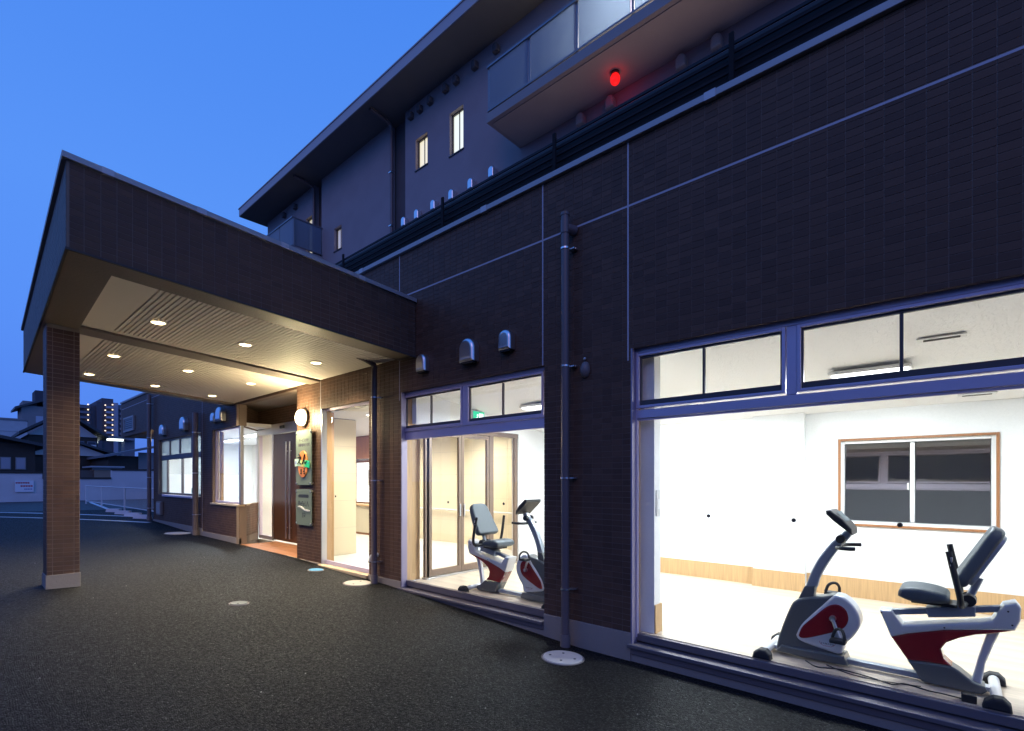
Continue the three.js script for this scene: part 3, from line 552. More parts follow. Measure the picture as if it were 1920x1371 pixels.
// facade downpipes
function downpipe(x, top, label, o = {}) {
  const t = thing('downpipe', label, 'pipe', 'facade downpipes'), z = o.z ?? 0.11, r = o.r ?? 0.043, g = groundY(x, z);
  const geo = [cyl([x, g - 0.02, z], [x, top, z], r, r, 24)];
  if (o.head) { geo.push(cyl([x, top - 0.2, z], [x, top - 0.06, z], r + 0.007, r + 0.007, 24), cyl([x, top - 0.01, z], [x, top + 0.02, z], r + 0.006, r + 0.004, 24), cyl([x + 0.01, top - 0.15, z], [x + 0.05, top - 0.15, 0.005], r + 0.012, r + 0.012, 20)); }
  if (o.elbow) geo.push(tube([[x, top, z], [x, top + 0.08, z], [x - 0.0, top + 0.14, z + 0.12], [x, top + 0.18, z + 0.3]], r, 16, 16));
  mesh('pipe', geo.map(q => { const k = q.index ? q.toNonIndexed() : q; return k; }), M.pipe, t);
  mesh('shoe', cyl([x, g - 0.02, z], [x, g + 0.13, z], r + 0.012, r + 0.01, 24), M.pipeShoe, t);
  for (const y of o.br ?? []) { const b = mesh('bracket', [cyl([x, y - 0.009, z], [x, y + 0.009, z], r + 0.007, r + 0.007, 24), bx(x + 0.01, x + 0.09, y - 0.006, y + 0.006, 0.008, z * 0.7)], M.steel, t); mesh('bolt', cyl([x + 0.085, y, 0.008], [x + 0.085, y, 0.05], 0.011, 0.009, 10), M.steel, b); }
  return t;
}
downpipe(-3.12, 4.34, 'brown downpipe on the tiled pier between the two bike windows', { head: true, br: [3.98, 2.73, 1.54, 0.36].map(y => y) });
downpipe(-6.72, 3.2, 'brown downpipe running up into the canopy soffit beside the tall entry window', { elbow: true, br: [2.79, 1.51, 0.26] });
downpipe(-15.12, 3.3, 'brown downpipe between the bay window and the eight-pane window', { br: [2.78, 1.7, 0.6], r: 0.07 });
downpipe(-19.72, 4.3, 'brown downpipe at the far corner of the tiled wall', { br: [4.0, 2.9, 1.6, 0.6], r: 0.06 });
// half-round fitting on the pier, garden tap
{ const t = thing('wall_speaker', 'small dark half-round wall fitting beside the downpipe on the tiled pier', 'fitting', null, [-2.93, 2.68, 0.009]); const g = new THREE.SphereGeometry(0.07, 20, 12, 0, Math.PI); g.scale(0.8, 1.25, 0.9); mesh('shell', g, M.pipeShoe, t); mesh('base', cyl([0, 0, -0.002], [0, 0, 0.006], 0.05, 0.05, 20), M.pipe, t); mesh('cable_knob', new THREE.SphereGeometry(0.016, 10, 8).translate(0.0, 0.115, 0.015), M.steel, t); }
{ const t = thing('water_tap', 'white capped outdoor water tap low on the wall beside the downpipe', 'tap', null, [-6.83, 0.3, 0.01]); mesh('spout', tube([[0.06, 0.05, 0], [0.04, 0.055, 0.05], [0, 0.03, 0.08], [-0.03, -0.05, 0.09]], 0.024, 16, 12), M.paint, t); mesh('nozzle', cyl([-0.03, -0.05, 0.09], [-0.034, -0.07, 0.092], 0.02, 0.018, 14), M.black, t); mesh('wall_plate', cyl([0.06, 0.05, 0], [0.06, 0.05, 0.012], 0.035, 0.035, 18), M.steel, t); }
// oval wall lamp
{
  const x = -9.2, y = 2.69; const t = thing('wall_lamp', 'bright oval wall lamp above the entrance signs', 'lamp', null, [x, y, 0.009]);
  const b = new THREE.CylinderGeometry(0.17, 0.17, 0.035, 32); b.rotateX(Math.PI / 2); b.scale(1, 1, 1); b.translate(0, 0, 0.0175); mesh('back_plate', b, M.frameDark, t);
  const g = new THREE.SphereGeometry(0.155, 32, 20); g.scale(1, 1, 0.62); g.translate(0, 0, 0.06); mesh('shade', g, glow([1, 0.82, 0.45], 5.5), t);
  const p = new THREE.PointLight(lin(1, 0.82, 0.46), 10); p.position.set(x, y, 0.25); p.castShadow = true; p.shadow.radius = 6; scene.add(p);
}
// garage lamp at the far corner
{
  const t = thing('soffit_lamp', 'small lamp glowing under the far overhang beside the corner downpipe', 'lamp', null, [-20.1, 3.165, -0.6]);
  mesh('trim', cyl([0, 0, 0], [0, -0.03, 0], 0.11, 0.11, 24), M.white, t); mesh('lens', new THREE.SphereGeometry(0.09, 20, 12).scale(1, 0.7, 1).translate(0, -0.05, 0), glow([1, 0.85, 0.55], 5), t);
  const p = new THREE.PointLight(lin(1, 0.8, 0.5), 1.2); p.position.set(-20.1, 2.95, -0.6); p.castShadow = true; scene.add(p);
}
// louvre panel on the far wing, small meter box low on the wall
{ const t = thing('wall_grille', 'pale framed louvre panel on the far overhanging wall', 'vent', null, [-22.9, 3.55, 0.009]); mesh('frame', ring(-0.75, 0.75, -0.24, 0.3, 0.06).map(([a, b, c, d]) => bx(a, b, c, d, 0, 0.05)), M.cap, t); for (let k = 0; k < 6; k++) mesh('blade', bx(-0.69, 0.69, -0.17 + k * 0.072, -0.12 + k * 0.072, 0.005, 0.03), M.railMetal, t); }
{ const t = thing('meter_box', 'grey meter box low on the tiled wall below the eight-pane window', 'box', null, [-18.8, 0.63, 0.009]); mesh('case', rbx(-0.24, 0.24, -0.21, 0.21, 0, 0.07, 0.01), M.plinth, t); mesh('door', rbx(-0.2, 0.2, -0.17, 0.17, 0.071, 0.082, 0.006), M.cap, t); }

// ------------------------------------------------------------------ entrance signs
const glyphs = {
  sa: [[1, 3, 9, 3], [3, 0.5, 3, 6], [7, 0.5, 7, 5, 5, 9.5]], bar: [[1, 5, 9, 5]], bi: [[2, 1, 2, 8, 3, 9, 8, 9], [2, 5, 7, 3.5], [7, 0, 8, 1.5], [8.5, 0, 9.5, 1.5]], su: [[2, 1.5, 8, 1.5, 5, 6, 1, 9.5], [5, 6, 9, 9.5]],
  tsuki: [[3, 0.5, 1, 5], [2.2, 3, 2.2, 9.5], [4, 3, 9.5, 3], [7.5, 0.5, 7.5, 9.3, 6.3, 8.6], [5, 5, 6, 6.5]], ki: [[2, 2.5, 8, 2], [1.5, 4.5, 8.5, 4], [4.5, 0.5, 7.5, 6.5], [7, 6.5, 4, 6.2], [3, 7, 3, 8.5, 5, 9.5, 7, 9.3]],
  kou: [[5, 0, 5, 1.2], [1, 1.5, 9, 1.5], [3, 2.6, 7, 2.6, 7, 4, 3, 4, 3, 2.6], [1.5, 9.5, 1.5, 5, 8.5, 5, 8.5, 9.3], [3.5, 6.3, 6.5, 6.3, 6.5, 8.2, 3.5, 8.2, 3.5, 6.3]],
  rei: [[2.5, 0.3, 2.5, 3], [2.5, 1.5, 4.5, 1.5], [0.5, 3, 5, 3], [1, 4, 1, 9, 4.6, 9, 4.6, 4], [2.8, 4, 2.8, 8], [1.6, 5, 4, 7.6], [4, 5, 1.6, 7.6], [7.5, 0.3, 5.5, 3.5], [7.5, 0.3, 9.7, 3.5], [6.3, 4.6, 8.7, 4.6], [6, 6, 9, 6, 8.5, 8], [7.5, 6, 7.5, 9.6]],
  sha: [[2, 2, 7.5, 2], [4.7, 0.3, 4.7, 4], [0.8, 4, 9.2, 4], [8, 0.8, 1.5, 7], [3.5, 5.6, 8, 5.6, 8, 9.4, 3.5, 9.4, 3.5, 5.6], [3.5, 7.5, 8, 7.5]], mu: [[4.8, 0.2, 4, 2], [1.2, 9.6, 1.2, 2.2, 8.8, 2.2, 8.8, 9.3, 7.6, 9], [3.4, 4.4, 6.6, 4.4, 6.6, 7.2, 3.4, 7.2, 3.4, 4.4]],
  ke: [[2, 1, 1.6, 5, 2.2, 9.5], [4.5, 3.2, 9, 3], [7, 0.8, 7, 6, 5.2, 9.5]], juu: [[3, 0.5, 1, 4.5], [2.2, 3, 2.2, 9.6], [6, 0.4, 7, 1.6], [4.2, 2.6, 9.4, 2.6], [4.6, 5.6, 9, 5.6], [3.8, 9.2, 9.8, 9.2], [6.8, 2.6, 6.8, 9.2]],
  taku: [[5, 0.2, 5, 1.3], [1, 3.2, 1, 1.6, 9, 1.6, 9, 3], [7.5, 3.2, 2.5, 4.6], [1, 6.6, 9, 5.6], [4.6, 4.2, 4.6, 8.6, 5.4, 9.3, 9, 9.3, 9, 8]], e: [[3.5, 0.5, 6, 1.3], [2, 3.5, 7.5, 3, 1.5, 9.3], [4.6, 6.2, 6, 9, 9, 9]], n: [[5, 0.5, 1, 9.5, 4, 5.5, 5.6, 9, 9, 7]],
  ma: [[2, 2.5, 8, 2.5], [2, 4.5, 8, 4.5], [5, 0.8, 5, 8], [5, 8, 3, 9.3, 2, 8.2, 4, 7.4, 8, 9.2]], ru: [[2.5, 1, 7.5, 1, 2, 6], [2, 6, 6, 4, 8.5, 6.5, 7, 9.3, 4.8, 9.3, 4.5, 8, 6, 8]],
};
function write(g, keys, x, y, s, lw, color) { g.strokeStyle = color; g.lineWidth = lw; g.lineCap = 'round'; g.lineJoin = 'round'; keys.forEach((k, i) => { for (const st of glyphs[k]) { g.beginPath(); for (let j = 0; j < st.length; j += 2) g[j ? 'lineTo' : 'moveTo'](x + i * s * 1.06 + st[j] / 10 * s, y + st[j + 1] / 10 * s); g.stroke(); } }); }
function canvasTex(w, h, fn) { const c = document.createElement('canvas'); c.width = w; c.height = h; fn(c.getContext('2d'), w, h); const t = new THREE.CanvasTexture(c); t.colorSpace = THREE.SRGBColorSpace; t.magFilter = THREE.LinearFilter; return t; }
function signPlate(name, label, x0, x1, y0, y1, tex, extra) {
  const t = thing(name, label, 'sign', 'entrance signs', [(x0 + x1) / 2, (y0 + y1) / 2, 0.009]), w = x1 - x0, h = y1 - y0;
  mesh('plate', rbx(-w / 2, w / 2, -h / 2, h / 2, 0.035, 0.047, 0.004, 1), phy([0.2, 0.25, 0.21], { roughness: 0.25, clearcoat: 0.6 }), t);
  const f = new THREE.PlaneGeometry(w - 0.012, h - 0.012); f.translate(0, 0, 0.049); mesh('print', f, new THREE.MeshStandardMaterial({ map: tex, roughness: 0.35 }), t);
  for (const [a, b] of [[-1, 1], [1, 1], [-1, -1], [1, -1]]) mesh('standoff', cyl([a * (w / 2 - 0.035), b * (h / 2 - 0.04), 0], [a * (w / 2 - 0.035), b * (h / 2 - 0.04), 0.062], 0.016, 0.016, 14), M.steel, t);
  if (extra) extra(t, w, h);
}
const plateCol = '#717e74';
signPlate('entrance_sign', 'tall green glass sign with orange oval emblem beside the entrance door', -9.45, -8.83, 1.42, 2.45, canvasTex(384, 640, (g, w, h) => {
  g.fillStyle = plateCol; g.fillRect(0, 0, w, h);
  write(g, ['sa', 'bar', 'bi', 'su', 'tsuki', 'ki'], 78, 96, 38, 6, '#3a3440'); write(g, ['kou', 'rei', 'sha', 'mu', 'ke', 'juu', 'taku'], 62, 150, 38, 6, '#3a3440');
}), (t, w, h) => {
  const oval = new THREE.Shape(); oval.absellipse(0, -0.12, 0.185, 0.245, 0, Math.PI * 2);
  const og = new THREE.ExtrudeGeometry(oval, { depth: 0.012, bevelEnabled: true, bevelSize: 0.004, bevelThickness: 0.004, bevelSegments: 2, curveSegments: 40 }); og.translate(0, 0, 0.052); mesh('emblem', og, std([0.8, 0.27, 0.08], 0.4), t);
  const band = new THREE.Shape([[-0.3, -0.02], [-0.18, -0.015], [0.02, -0.05], [0.18, -0.05], [0.29, -0.07], [0.28, -0.2], [0.16, -0.18], [0, -0.17], [-0.18, -0.15], [-0.29, -0.16]].map(p => new THREE.Vector2(...p)));
  const bg = new THREE.ExtrudeGeometry(band, { depth: 0.006, bevelEnabled: false }); bg.translate(0, 0, 0.0705);
  const uvs = bg.attributes.uv, pp = bg.attributes.position; for (let i = 0; i < pp.count; i++) uvs.setXY(i, (pp.getX(i) + 0.3) / 0.6, (pp.getY(i) + 0.22) / 0.24);
  mesh('emblem_band', bg, new THREE.MeshStandardMaterial({ roughness: 0.35, map: canvasTex(256, 100, (g, a, b) => { const gr = g.createLinearGradient(0, 0, a, 0); gr.addColorStop(0, '#d8f0ea'); gr.addColorStop(0.3, '#bfeedd'); gr.addColorStop(0.55, '#f2dc7a'); gr.addColorStop(0.75, '#35d79a'); gr.addColorStop(1, '#20d38c'); g.fillStyle = gr; g.fillRect(0, 0, a, b); g.fillStyle = '#5a68d8'; g.fillRect(14, 34, 16, 24); g.fillRect(226, 40, 12, 18); }) }), t);
  const strokes = (keys, x0, y0, s, r, z) => keys.flatMap((k, i) => glyphs[k].map(st => { const pts = []; for (let j = 0; j < st.length; j += 2) pts.push([x0 + i * s * 1.0 + st[j] / 10 * s, y0 - st[j + 1] / 10 * s, z]); return tube(pts, r, pts.length * 6, 6); }));
  mesh('emblem_lettering', strokes(['e', 'n'], -0.2, 0.07, 0.2, 0.011, 0.078), M.black, t);
  mesh('emblem_lettering', strokes(['ma', 'ru'], -0.1, -0.2, 0.11, 0.008, 0.07), M.black, t);
});
signPlate('company_sign', 'shorter green glass sign with white swoosh below the emblem sign', -9.45, -8.83, 0.67, 1.345, canvasTex(384, 416, (g, w, h) => {
  g.fillStyle = plateCol; g.fillRect(0, 0, w, h); g.fillStyle = '#34383a'; g.beginPath(); g.roundRect(60, 58, 262, 38, 19); g.fill();
  g.strokeStyle = '#34383a'; g.lineWidth = 12; g.lineCap = 'round';
  for (const st of [[66, 190, 66, 140, 96, 140, 96, 160, 66, 164], [84, 164, 100, 190], [116, 176, 136, 164, 116, 162, 116, 188, 138, 188], [154, 190, 154, 146, 176, 142], [146, 164, 170, 164], [190, 176, 210, 166, 192, 160, 190, 188, 212, 188], [232, 140, 232, 188, 244, 190], [288, 138, 270, 192], [288, 138, 318, 192]]) { g.beginPath(); for (let j = 0; j < st.length; j += 2) g[j ? 'lineTo' : 'moveTo'](st[j], st[j + 1]); g.stroke(); }
  g.lineWidth = 9; for (const st of [[160, 280, 190, 280], [175, 270, 175, 326], [160, 300, 190, 300], [160, 322, 190, 322], [204, 276, 234, 276, 230, 322], [208, 300, 226, 300, 226, 316, 208, 316, 208, 300]]) { g.beginPath(); for (let j = 0; j < st.length; j += 2) g[j ? 'lineTo' : 'moveTo'](st[j], st[j + 1]); g.stroke(); }
}), (t) => { mesh('swoosh', extrude([[-0.25, 0.0], [-0.12, 0.035], [0.06, -0.02], [0.24, -0.035], [0.23, -0.06], [0.06, -0.052], [-0.12, 0.005]], 0.012, 0.003).translate(0, -0.01, 0.056), M.paint, t); });

// ------------------------------------------------------------------ covers in the asphalt
function cover(x, z, r, m, label, bolts) {
  const y = groundY(x, z), t = thing('manhole_cover', label, 'manhole cover', 'covers in the asphalt', [x, y, z]);
  const n = V3((groundY(x - 0.2, z) - groundY(x + 0.2, z)) / 0.4, 1, (groundY(x, z - 0.2) - groundY(x, z + 0.2)) / 0.4).normalize(); t.quaternion.setFromUnitVectors(V3(0, 1, 0), n);
  mesh('lid', new THREE.CylinderGeometry(r - 0.008, r, 0.016, 48).translate(0, 0.008, 0), m, t);
  const ringG = new THREE.TorusGeometry(r + 0.006, 0.008, 8, 48); ringG.rotateX(Math.PI / 2); mesh('rim', ringG.translate(0, 0.004, 0), M.plinth, t);
  for (const [a, b] of bolts) mesh('key_hole', new THREE.CylinderGeometry(0.013, 0.013, 0.004, 12).translate(a, 0.017, b), M.black, t);
}
cover(-2.92, 0.43, 0.2, std([0.62, 0.58, 0.54], 0.7, { map: plasterMap }), 'large white round cover at the foot of the downpipe on the tiled pier', [[0.05, 0.1], [-0.06, -0.09], [0.12, -0.03], [-0.12, 0.05]]);
cover(-6.83, 0.33, 0.2, std([0.62, 0.58, 0.5], 0.7, { map: plasterMap }), 'large white round cover at the foot of the canopy downpipe', [[0.05, 0.1], [-0.06, -0.09]]);
cover(-8.15, 0.32, 0.12, std([0.1, 0.32, 0.55], 0.5), 'small blue round cover in front of the tall entry window', []);
cover(-6.6, 2.1, 0.1, std([0.16, 0.17, 0.16], 0.6, { metalness: 0.3 }), 'small grey metal round cover out in the asphalt', [[0.03, 0.02]]);
cover(-15.6, 0.38, 0.3, std([0.62, 0.58, 0.54], 0.7, { map: plasterMap }), 'white round cover at the foot of the downpipe beyond the bay window', []);

// ------------------------------------------------------------------ interior: training room, entrance hall, office
const ceilY = z => 2.86 + 0.139 * (z + 0.16);
{
  const BZ = -3.33, W = [-1.15, 0.33, 0.95, 2.03];
  struct('training_room_floor', bx(-6.1, 5.98, -0.1, 0, BZ, -0.112), M.woodFloor);
  struct('training_room_wall', [...cutRect([-6.1, 5.98, 0, 2.9], [W]).map(([a, b, c, d]) => bx(a, b, c, d, BZ - 0.12, BZ)), bx(-2.2, -1.55, 0, 2.8, BZ + 0.002, BZ + 0.1), bx(5.9, 5.98, 0, 2.9, BZ, -0.165), bx(-3.47, -2.24, 0.0, 2.9, -0.3, -0.165), bx(-6.13, -6.03, 0, 2.9, BZ, -2.5), bx(-6.13, -6.03, 2.36, 2.9, -2.5, -0.165)], M.white);
  struct('training_room_ceiling', prism([[-6.1, ceilY(BZ), BZ], [-6.1, ceilY(-0.165), -0.165], [5.98, ceilY(-0.165), -0.165], [5.98, ceilY(BZ), BZ]], [[-6.1, 3.0, BZ], [-6.1, 3.0, -0.165], [5.98, 3.0, -0.165], [5.98, 3.0, BZ]]), M.ceiling);
  struct('skirting', [bx(-6.02, -2.202, 0, 0.25, BZ + 0.001, BZ + 0.014), bx(-2.21, -1.54, 0, 0.25, BZ + 0.101, BZ + 0.112), bx(-1.538, 5.9, 0, 0.25, BZ + 0.001, BZ + 0.014), bx(-2.239, -2.226, 0, 0.28, -0.302, -0.165), bx(-3.48, -2.226, 0, 0.28, -0.314, -0.302)], M.woodBase);
  struct('dark_corridor', [bx(-2.4, 1.6, 0, 2.9, -4.9, -4.8), bx(-2.4, -2.3, 0, 2.9, -4.8, BZ - 0.121), bx(1.5, 1.6, 0, 2.9, -4.8, BZ - 0.121), bx(-2.4, 1.6, 2.9, 3, -4.9, BZ - 0.121), bx(-2.4, 1.6, -0.1, 0, -4.9, BZ - 0.121)], std([0.6, 0.6, 0.62], 0.9));
  const t = thing('sliding_window', 'two-pane sliding window in a wooden surround on the back wall of the training room', 'window');
  mesh('surround', ring(W[0] - 0.025, W[1] + 0.025, W[2] - 0.025, W[3] + 0.025, 0.03).map(([a, b, c, d]) => rbx(a, b, c, d, BZ + 0.001, BZ + 0.02, 0.004, 1)), M.woodTrim, t);
  mesh('frame', [...ring(W[0], W[1], W[2], W[3], 0.042), [(W[0] + W[1]) / 2 - 0.022, (W[0] + W[1]) / 2 + 0.022, W[2] + 0.05, W[3] - 0.05]].map(([a, b, c, d]) => rbx(a, b, c, d, BZ - 0.08, BZ - 0.02, 0.004, 1)), std([0.7, 0.7, 0.68], 0.4), t);
  const m = (W[0] + W[1]) / 2;
  for (const [a, b] of [[W[0] + 0.05, m - 0.03], [m + 0.03, W[1] - 0.05]]) mesh('pane', quad([a, W[2] + 0.05, BZ - 0.004], [b, W[2] + 0.05, BZ - 0.004], [b, W[3] - 0.05, BZ - 0.116], [a, W[3] - 0.05, BZ - 0.116]), phy([0.75, 0.75, 0.75], { roughness: 0, transmission: 1, thickness: 0, ior: 2.8 }), t);
  mesh('latch', rbx(m - 0.05, m - 0.03, 1.4, 1.48, BZ - 0.02, BZ, 0.006), M.white, t);
}
// fluorescent fittings
const cool = lin(0.8, 0.92, 1);
function ceilingLight(label, x, y, z, w, d, k, tint = cool, lens = [0.95, 1, 1]) {
  const t = thing('ceiling_light', label, 'ceiling light', 'interior ceiling lights', [x, y, z]);
  mesh('housing', rbx(-w / 2 - 0.03, w / 2 + 0.03, -0.035, 0, -d / 2 - 0.03, d / 2 + 0.03, 0.008), M.white, t);
  mesh('diffuser', rbx(-w / 2, w / 2, -0.055, -0.0355, -d / 2, d / 2, 0.008), glow(lens, 4), t);
  const r = new THREE.RectAreaLight(tint, k, w, d); r.position.set(x, y - 0.06, z); r.lookAt(x, y - 2, z); scene.add(r);
}
ceilingLight('glowing ceiling light above the big bike window', -0.66, ceilY(-1.68) - 0.02, -1.68, 0.62, 0.22, 280);
ceilingLight('glowing ceiling light above the tiled pier side of the training room', -3.1, ceilY(-2.3) - 0.01, -2.3, 0.62, 0.22, 280);
ceilingLight('glowing ceiling light above the glass double doors', -4.7, ceilY(-1.5) - 0.01, -1.5, 0.62, 0.22, 260);
ceilingLight('glowing ceiling light at the far end of the training room', 2.4, ceilY(-1.9) - 0.01, -1.9, 0.62, 0.22, 280);
for (const [x, z, l] of [[-0.1, -1.1, 'slotted ceiling grille seen through the transom'], [0.12, -2.75, 'slotted ceiling grille near the back wall'], [0.16, -3.0, 'narrow ceiling grille closest to the back wall']]) {
  const t = thing('ceiling_grille', l, 'vent', 'ceiling grilles', [x, ceilY(z) - 0.004, z]); mesh('frame', rbx(-0.16, 0.16, -0.012, 0, -0.06, 0.06, 0.003, 1), M.white, t); for (let k = 0; k < 3; k++) mesh('slot', bx(-0.12, 0.12, -0.016, -0.0125, -0.03 + k * 0.024, -0.018 + k * 0.024), M.dark, t);
}
// round stickers on the glass
for (const [x, y, l] of [[-1.655, 1.199, 'round dark sticker on the big window glass nearest the tiled pier'], [-0.979, 1.197, 'round dark sticker on the big window glass beside the bike console'], [-0.305, 1.199, 'round dark sticker on the big window glass over the sliding window'], [-4.131, 1.229, 'round dark sticker on the glass beside the bike backrest'], [-5.15, 1.218, 'round dark sticker on the glass in front of the double doors'], [-8.115, 1.232, 'round dark sticker on the tall entry window']]) solo('glass_sticker', cyl([fx(x), fy(y), -0.084], [fx(x), fy(y), -0.08], 0.017, 0.017, 20), M.black, l, 'sticker', 'stickers on the glass');
{ const t = thing('light_switch', 'white switch plate on the inside of the tiled pier', 'switch', null, [-2.239, 1.28, -0.235]); mesh('plate', rbx(0, 0.01, -0.12, 0.14, -0.04, 0.04, 0.004, 1), std([0.6, 0.6, 0.58], 0.5), t); mesh('rocker', rbx(0.0101, 0.014, -0.05, 0.05, -0.02, 0.02, 0.002, 1), M.white, t); }
{ const t = thing('handrail', 'short wooden handrail on the training-room back wall by the right end', 'handrail'); mesh('rail', cyl([0.55, 0.82, -3.25], [3.5, 0.82, -3.25], 0.02, 0.02, 14), M.woodBase, t); for (const x of [0.65, 1.8, 3]) mesh('bracket', cyl([x, 0.8, -3.33], [x, 0.8, -3.25], 0.01, 0.01, 8), M.steel, t); }
// glass partition with double doors between training room and hall
{
  const X0 = -6.08, t = thing('glass_double_door', 'bronze framed glass double doors with side panel at the end of the training room', 'door');
  const f = (z0, z1, y0, y1, w = 0.05) => rbx(X0 - w / 2, X0 + w / 2, y0, y1, z0, z1, 0.005, 1);
  mesh('frame', [f(-0.42, -0.35, 0.03, 2.36), f(-1.86, -1.76, 0.03, 2.36), f(-2.5, -2.42, 0.03, 2.36), f(-2.5, -0.35, 2.28, 2.355, 0.07), f(-0.42, -0.38, 0.03, 2.36)], M.bronze, t);
  mesh('threshold', f(-2.5, -0.35, 0.0, 0.026, 0.12), M.steelBrushed, t);
  for (const [z0, z1, hz] of [[-1.1, -0.43, -1.06], [-1.75, -1.105, -1.15]]) {
    const leaf = mesh('leaf', [f(z0, z0 + 0.055, 0.03, 2.27), f(z1 - 0.055, z1, 0.03, 2.27), f(z0 + 0.055, z1 - 0.055, 0.03, 0.13), f(z0 + 0.055, z1 - 0.055, 2.21, 2.27)], M.bronze, t);
    mesh('pane', quad([X0, 0.12, z1 - 0.05], [X0, 0.12, z0 + 0.05], [X0, 2.22, z0 + 0.05], [X0, 2.22, z1 - 0.05]), M.glass, leaf);
    mesh('handle', rbx(X0 + 0.03, X0 + 0.05, 0.93, 1.13, hz - 0.012, hz + 0.012, 0.008), M.steel, leaf);
  }
  mesh('side_pane', quad([X0, 0.05, -1.87], [X0, 0.05, -2.42], [X0, 2.28, -2.42], [X0, 2.28, -1.87]), M.glass, t);
}
{ const t = thing('exit_sign', 'green and white running-figure exit sign hanging above the glass doors', 'sign', null, [-6.0, 2.53, -1.42]);
  mesh('case', rbx(-0.02, 0.02, -0.135, 0.135, -0.135, 0.135, 0.004, 1), M.white, t);
  const tex = canvasTex(128, 128, (g) => { g.fillStyle = '#0fa87c'; g.fillRect(0, 0, 128, 128); g.fillStyle = '#f2fff8'; g.fillRect(66, 14, 50, 100); g.fillStyle = '#0fa87c'; g.beginPath(); g.arc(58, 30, 10, 0, 7); g.fill(); g.strokeStyle = '#f2fff8'; g.lineWidth = 9; g.lineCap = 'round'; g.beginPath(); g.moveTo(48, 44); g.lineTo(40, 74); g.lineTo(56, 88); g.lineTo(48, 110); g.moveTo(40, 74); g.lineTo(22, 96); g.moveTo(46, 52); g.lineTo(26, 60); g.moveTo(46, 52); g.lineTo(62, 62); g.stroke(); g.beginPath(); g.fillStyle = '#f2fff8'; g.arc(50, 30, 9, 0, 7); g.fill(); });
  const p = new THREE.PlaneGeometry(0.26, 0.26); p.rotateY(Math.PI / 2); p.translate(0.0215, 0, 0); mesh('face', p, new THREE.MeshStandardMaterial({ map: tex, emissiveMap: tex, emissive: lin(1, 1, 1), emissiveIntensity: 0.9, roughness: 0.5 }), t);
  mesh('hanger', bx(-0.008, 0.008, 0.136, 0.2, -0.01, 0.01), M.steel, t); }
